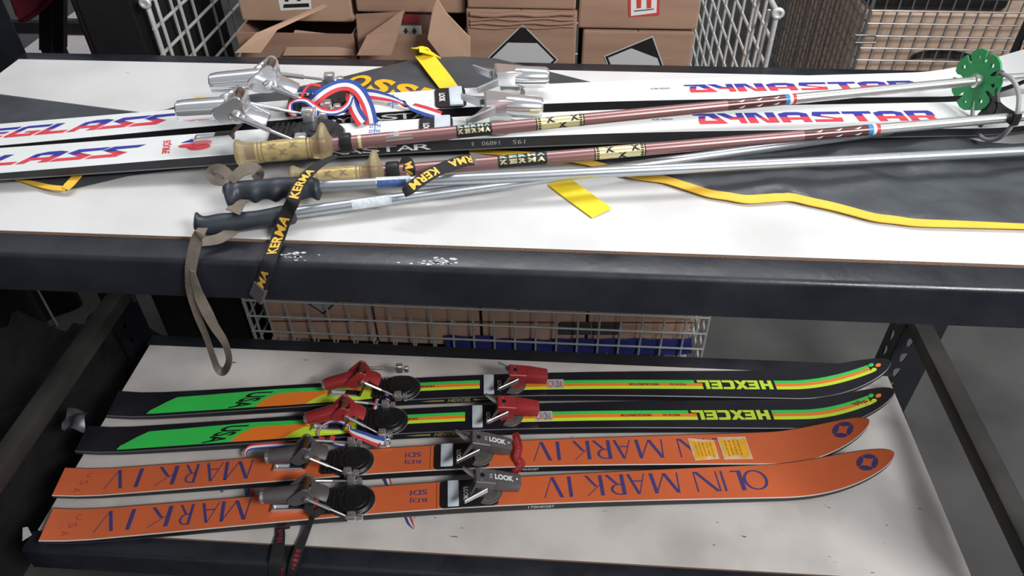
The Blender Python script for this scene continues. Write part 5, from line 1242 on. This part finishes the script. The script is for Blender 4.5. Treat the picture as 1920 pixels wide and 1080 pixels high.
mb = MB(); mb.box(xl, xr, Yb, Yb+.03, za-.022, za+.022, 0, .006); p4('front_rail', mb)
for xx in (xl+.03, xr-.03):
    for yy in (Yb, Yb+.53): mb = MB(); mb.box(xx-.03, xx+.03, yy, yy+.05, 0, 1.5, 0, .004); p4('upright_post', mb)
mb = MB(); mb.box(xl, xr, Yb+.55, Yb+.58, za-.022, za+.022, 0, .006); p4('rear_rail', mb)
mb = MB(); mb.box(xl, xr-.02, Yb-.25, Yb+.58, za-.16, za-.145); tag(mb.build('shelf_board', 'whiteboard', smooth=0), 'off-white board on the second rack, glimpsed at the upper left', 'shelf board')
for xs_ in ((73, 95), (99, 119)):
    mb = MB(); P = on_y(((xs_[0], 94), (xs_[1], 94), (xs_[1], -60), (xs_[0], -60)), 1.02)
    mb.add(P+[p+V((0, .02, 0)) for p in P], [[0, 1, 2, 3], [7, 6, 5, 4], [0, 4, 5, 1], [1, 5, 6, 2], [2, 6, 7, 3], [3, 7, 4, 0]])
    e0 = (P[0]+P[1])/2; mb.add([e0+V((dx, dy, 0)) for dx, dy in ((-.011, 0), (.011, 0), (.011, .02), (-.011, .02))]+[V((e0.x+.02+dx, e0.y+dy, 0)) for dx, dy in ((-.011, 0), (.011, 0), (.011, .02), (-.011, .02))], [[0, 1, 5, 4], [1, 2, 6, 5], [2, 3, 7, 6], [3, 0, 4, 7]])
    p4('diagonal_strut', mb, 'rack', 0)
mb = MB(); P = on_y(((146, -40), (212, -40), (196, 30), (168, 42)), .95); mb.add(P+[p+V((0, .02, 0)) for p in P], [[0, 1, 2, 3], [7, 6, 5, 4], [0, 4, 5, 1], [1, 5, 6, 2], [2, 6, 7, 3], [3, 7, 4, 0]]); p4('bracket_plate', mb, 'rack', 0)
# red cloth hanging
mb = MB(); P = [(-30, -60), (100, -60), (92, 4), (80, 18), (66, 32), (48, 44), (34, 50), (26, 40), (18, 14), (8, -10)]
b_ = bmesh.new(); f_ = b_.faces.new([b_.verts.new(aty(x, y, .98)) for x, y in P]); r_ = bmesh.ops.extrude_face_region(b_, geom=[f_])
bmesh.ops.translate(b_, verts=[g for g in r_['geom'] if isinstance(g, bmesh.types.BMVert)], vec=(0, .05, 0)); bmesh.ops.bevel(b_, geom=list(b_.edges), offset=.012, segments=3, affect='EDGES'); bmesh.ops.recalc_face_normals(b_, faces=list(b_.faces)); mb.bm(b_)
tag(mb.build('hanging_cloth', 'redcloth', smooth=70), 'dark red cloth hanging at the upper left corner in front of the second rack', 'cloth')

# added drape blocking light from the left, then dark clutter on the floor
mb = MB(); rows = []
for i in range(120):
    y = -.9+1.9*i/119; fold = .035*math.sin(y*31+1.5*math.sin(y*7)); r = []
    for j in range(14):
        z = 1.55*j/13; r.append(V((-.47+fold*(1-.4*j/13)+.02*noise.noise(V((y*4, z*3, 8))), y, z)))
    rows.append(r)
mb.grid(rows); tag(mb.build('light_block_drape', 'blackcloth', smooth=80), 'added black cloth in folds, blocking light left of the rack', 'drape')
mb = MB(); rows = []
for i in range(60):
    r = []
    for j in range(60):
        x = -.45+.33*i/59; y = -.25+1.0*j/59; e = min(i+6, 59-i, j, 59-j)/6
        h = .15+.10*noise.noise(V((x*5, y*5, 2)))+.05*noise.noise(V((x*13, y*13, 5)))+.03*noise.noise(V((x*30, y*30, 7)))
        r.append(V((x, y, max(.002, h*min(1, e)))))
    rows.append(r)
mb.grid(rows); tag(mb.build('fabric_heap', 'blackcloth', smooth=80), 'heap of black fabric on the dark floor left of the rack', 'fabric heap')
def patch(name, pts, z, k, label, cat, amp=.02):
    P = [atz(x, y, z) for x, y in pts]; f = quad(*P); mb = MB(); rows = []
    for i in range(14): rows.append([f(i/13, j/13)+V((0, 0, amp*abs(noise.noise(f(i/13, j/13)*26)))) for j in range(14)])
    mb.grid(rows); return tag(mb.build(name, k, smooth=80), label, cat)
patch('plastic_wrap', ((118, 808), (158, 812), (170, 776), (128, 768)), .235, 'film', 'crumpled clear plastic wrap lying on the black fabric left of the rack', 'plastic wrap', .03)
patch('paper_tag', ((42, 1015), (60, 1003), (52, 988), (43, 990)), .23, 'labelgrey', 'small white paper tag lying on the dark fabric at the lower left', 'tag', .002)
mb = MB(); mb.tube([aty(108, 612, .78), aty(66, 536, .78)], .0035); tag(mb.build('metal_rod', 'galv'), 'thin pale metal rod leaning in the dark gap left of the rack', 'rod')

# ------------------------------------------------------------------ light
w = bpy.data.worlds.new('world'); bpy.context.scene.world = w; w.use_nodes = True
nt = w.node_tree; bg = nt.nodes['Background']; tc = nt.nodes.new('ShaderNodeTexCoord'); sp = nt.nodes.new('ShaderNodeSeparateXYZ'); rp = nt.nodes.new('ShaderNodeValToRGB')
nt.links.new(tc.outputs['Generated'], sp.inputs[0]); nt.links.new(sp.outputs['Z'], rp.inputs[0]); nt.links.new(rp.outputs[0], bg.inputs['Color'])
rp.color_ramp.elements[0].position = 0; rp.color_ramp.elements[0].position = 0; rp.color_ramp.elements[0].color = (.20, .20, .21, 1); rp.color_ramp.elements[1].position = .7; rp.color_ramp.elements[1].color = (.56, .57, .60, 1)
# bright bands painted into the world, added for streaks in the chrome
N_ = nt.nodes.new; Lk = nt.links.new
dv = N_('ShaderNodeMath'); dv.operation = 'DIVIDE'; Lk(sp.outputs['Y'], dv.inputs[0]); Lk(sp.outputs['Z'], dv.inputs[1])
ml = N_('ShaderNodeMath'); ml.operation = 'MULTIPLY'; Lk(dv.outputs[0], ml.inputs[0]); ml.inputs[1].default_value = .42
fr = N_('ShaderNodeMath'); fr.operation = 'FRACT'; Lk(ml.outputs[0], fr.inputs[0])
cp = N_('ShaderNodeMapRange'); cp.interpolation_type = 'SMOOTHSTEP'; Lk(fr.outputs[0], cp.inputs[0]); cp.inputs[1].default_value = .22; cp.inputs[2].default_value = .14; cp.inputs[3].default_value = 0; cp.inputs[4].default_value = 1
up = N_('ShaderNodeMath'); up.operation = 'GREATER_THAN'; Lk(sp.outputs['Z'], up.inputs[0]); up.inputs[1].default_value = .25
mu = N_('ShaderNodeMath'); mu.operation = 'MULTIPLY'; Lk(cp.outputs[0], mu.inputs[0]); Lk(up.outputs[0], mu.inputs[1])
st_ = N_('ShaderNodeMath'); st_.operation = 'MULTIPLY_ADD'; Lk(mu.outputs[0], st_.inputs[0]); st_.inputs[1].default_value = 1.5; st_.inputs[2].default_value = .46; Lk(st_.outputs[0], bg.inputs['Strength'])
def area(name, loc, tgt, sx, sy, e, c=(1, 1, 1)):
    l = bpy.data.lights.new(name, 'AREA'); l.shape = 'RECTANGLE'; l.size = sx; l.size_y = sy; l.energy = e; l.color = c
    o = bpy.data.objects.new(name, l); C.objects.link(o); o.location = loc; o.rotation_euler = (V(tgt)-V(loc)).to_track_quat('-Z', 'Y').to_euler(); return o
area('overhead_light', (1.15, 1.15, 3.6), (1.0, .2, .9), 2.4, .35, 50, (1, 1, 1))
area('aisle_light', (2.9, -1.6, 2.8), (1.1, .2, .3), 1.1, .5, 100, (1, .995, .98))
sc = bpy.context.scene
sc.view_settings.view_transform = 'Standard'; sc.view_settings.look = 'None'; sc.view_settings.exposure = 0.
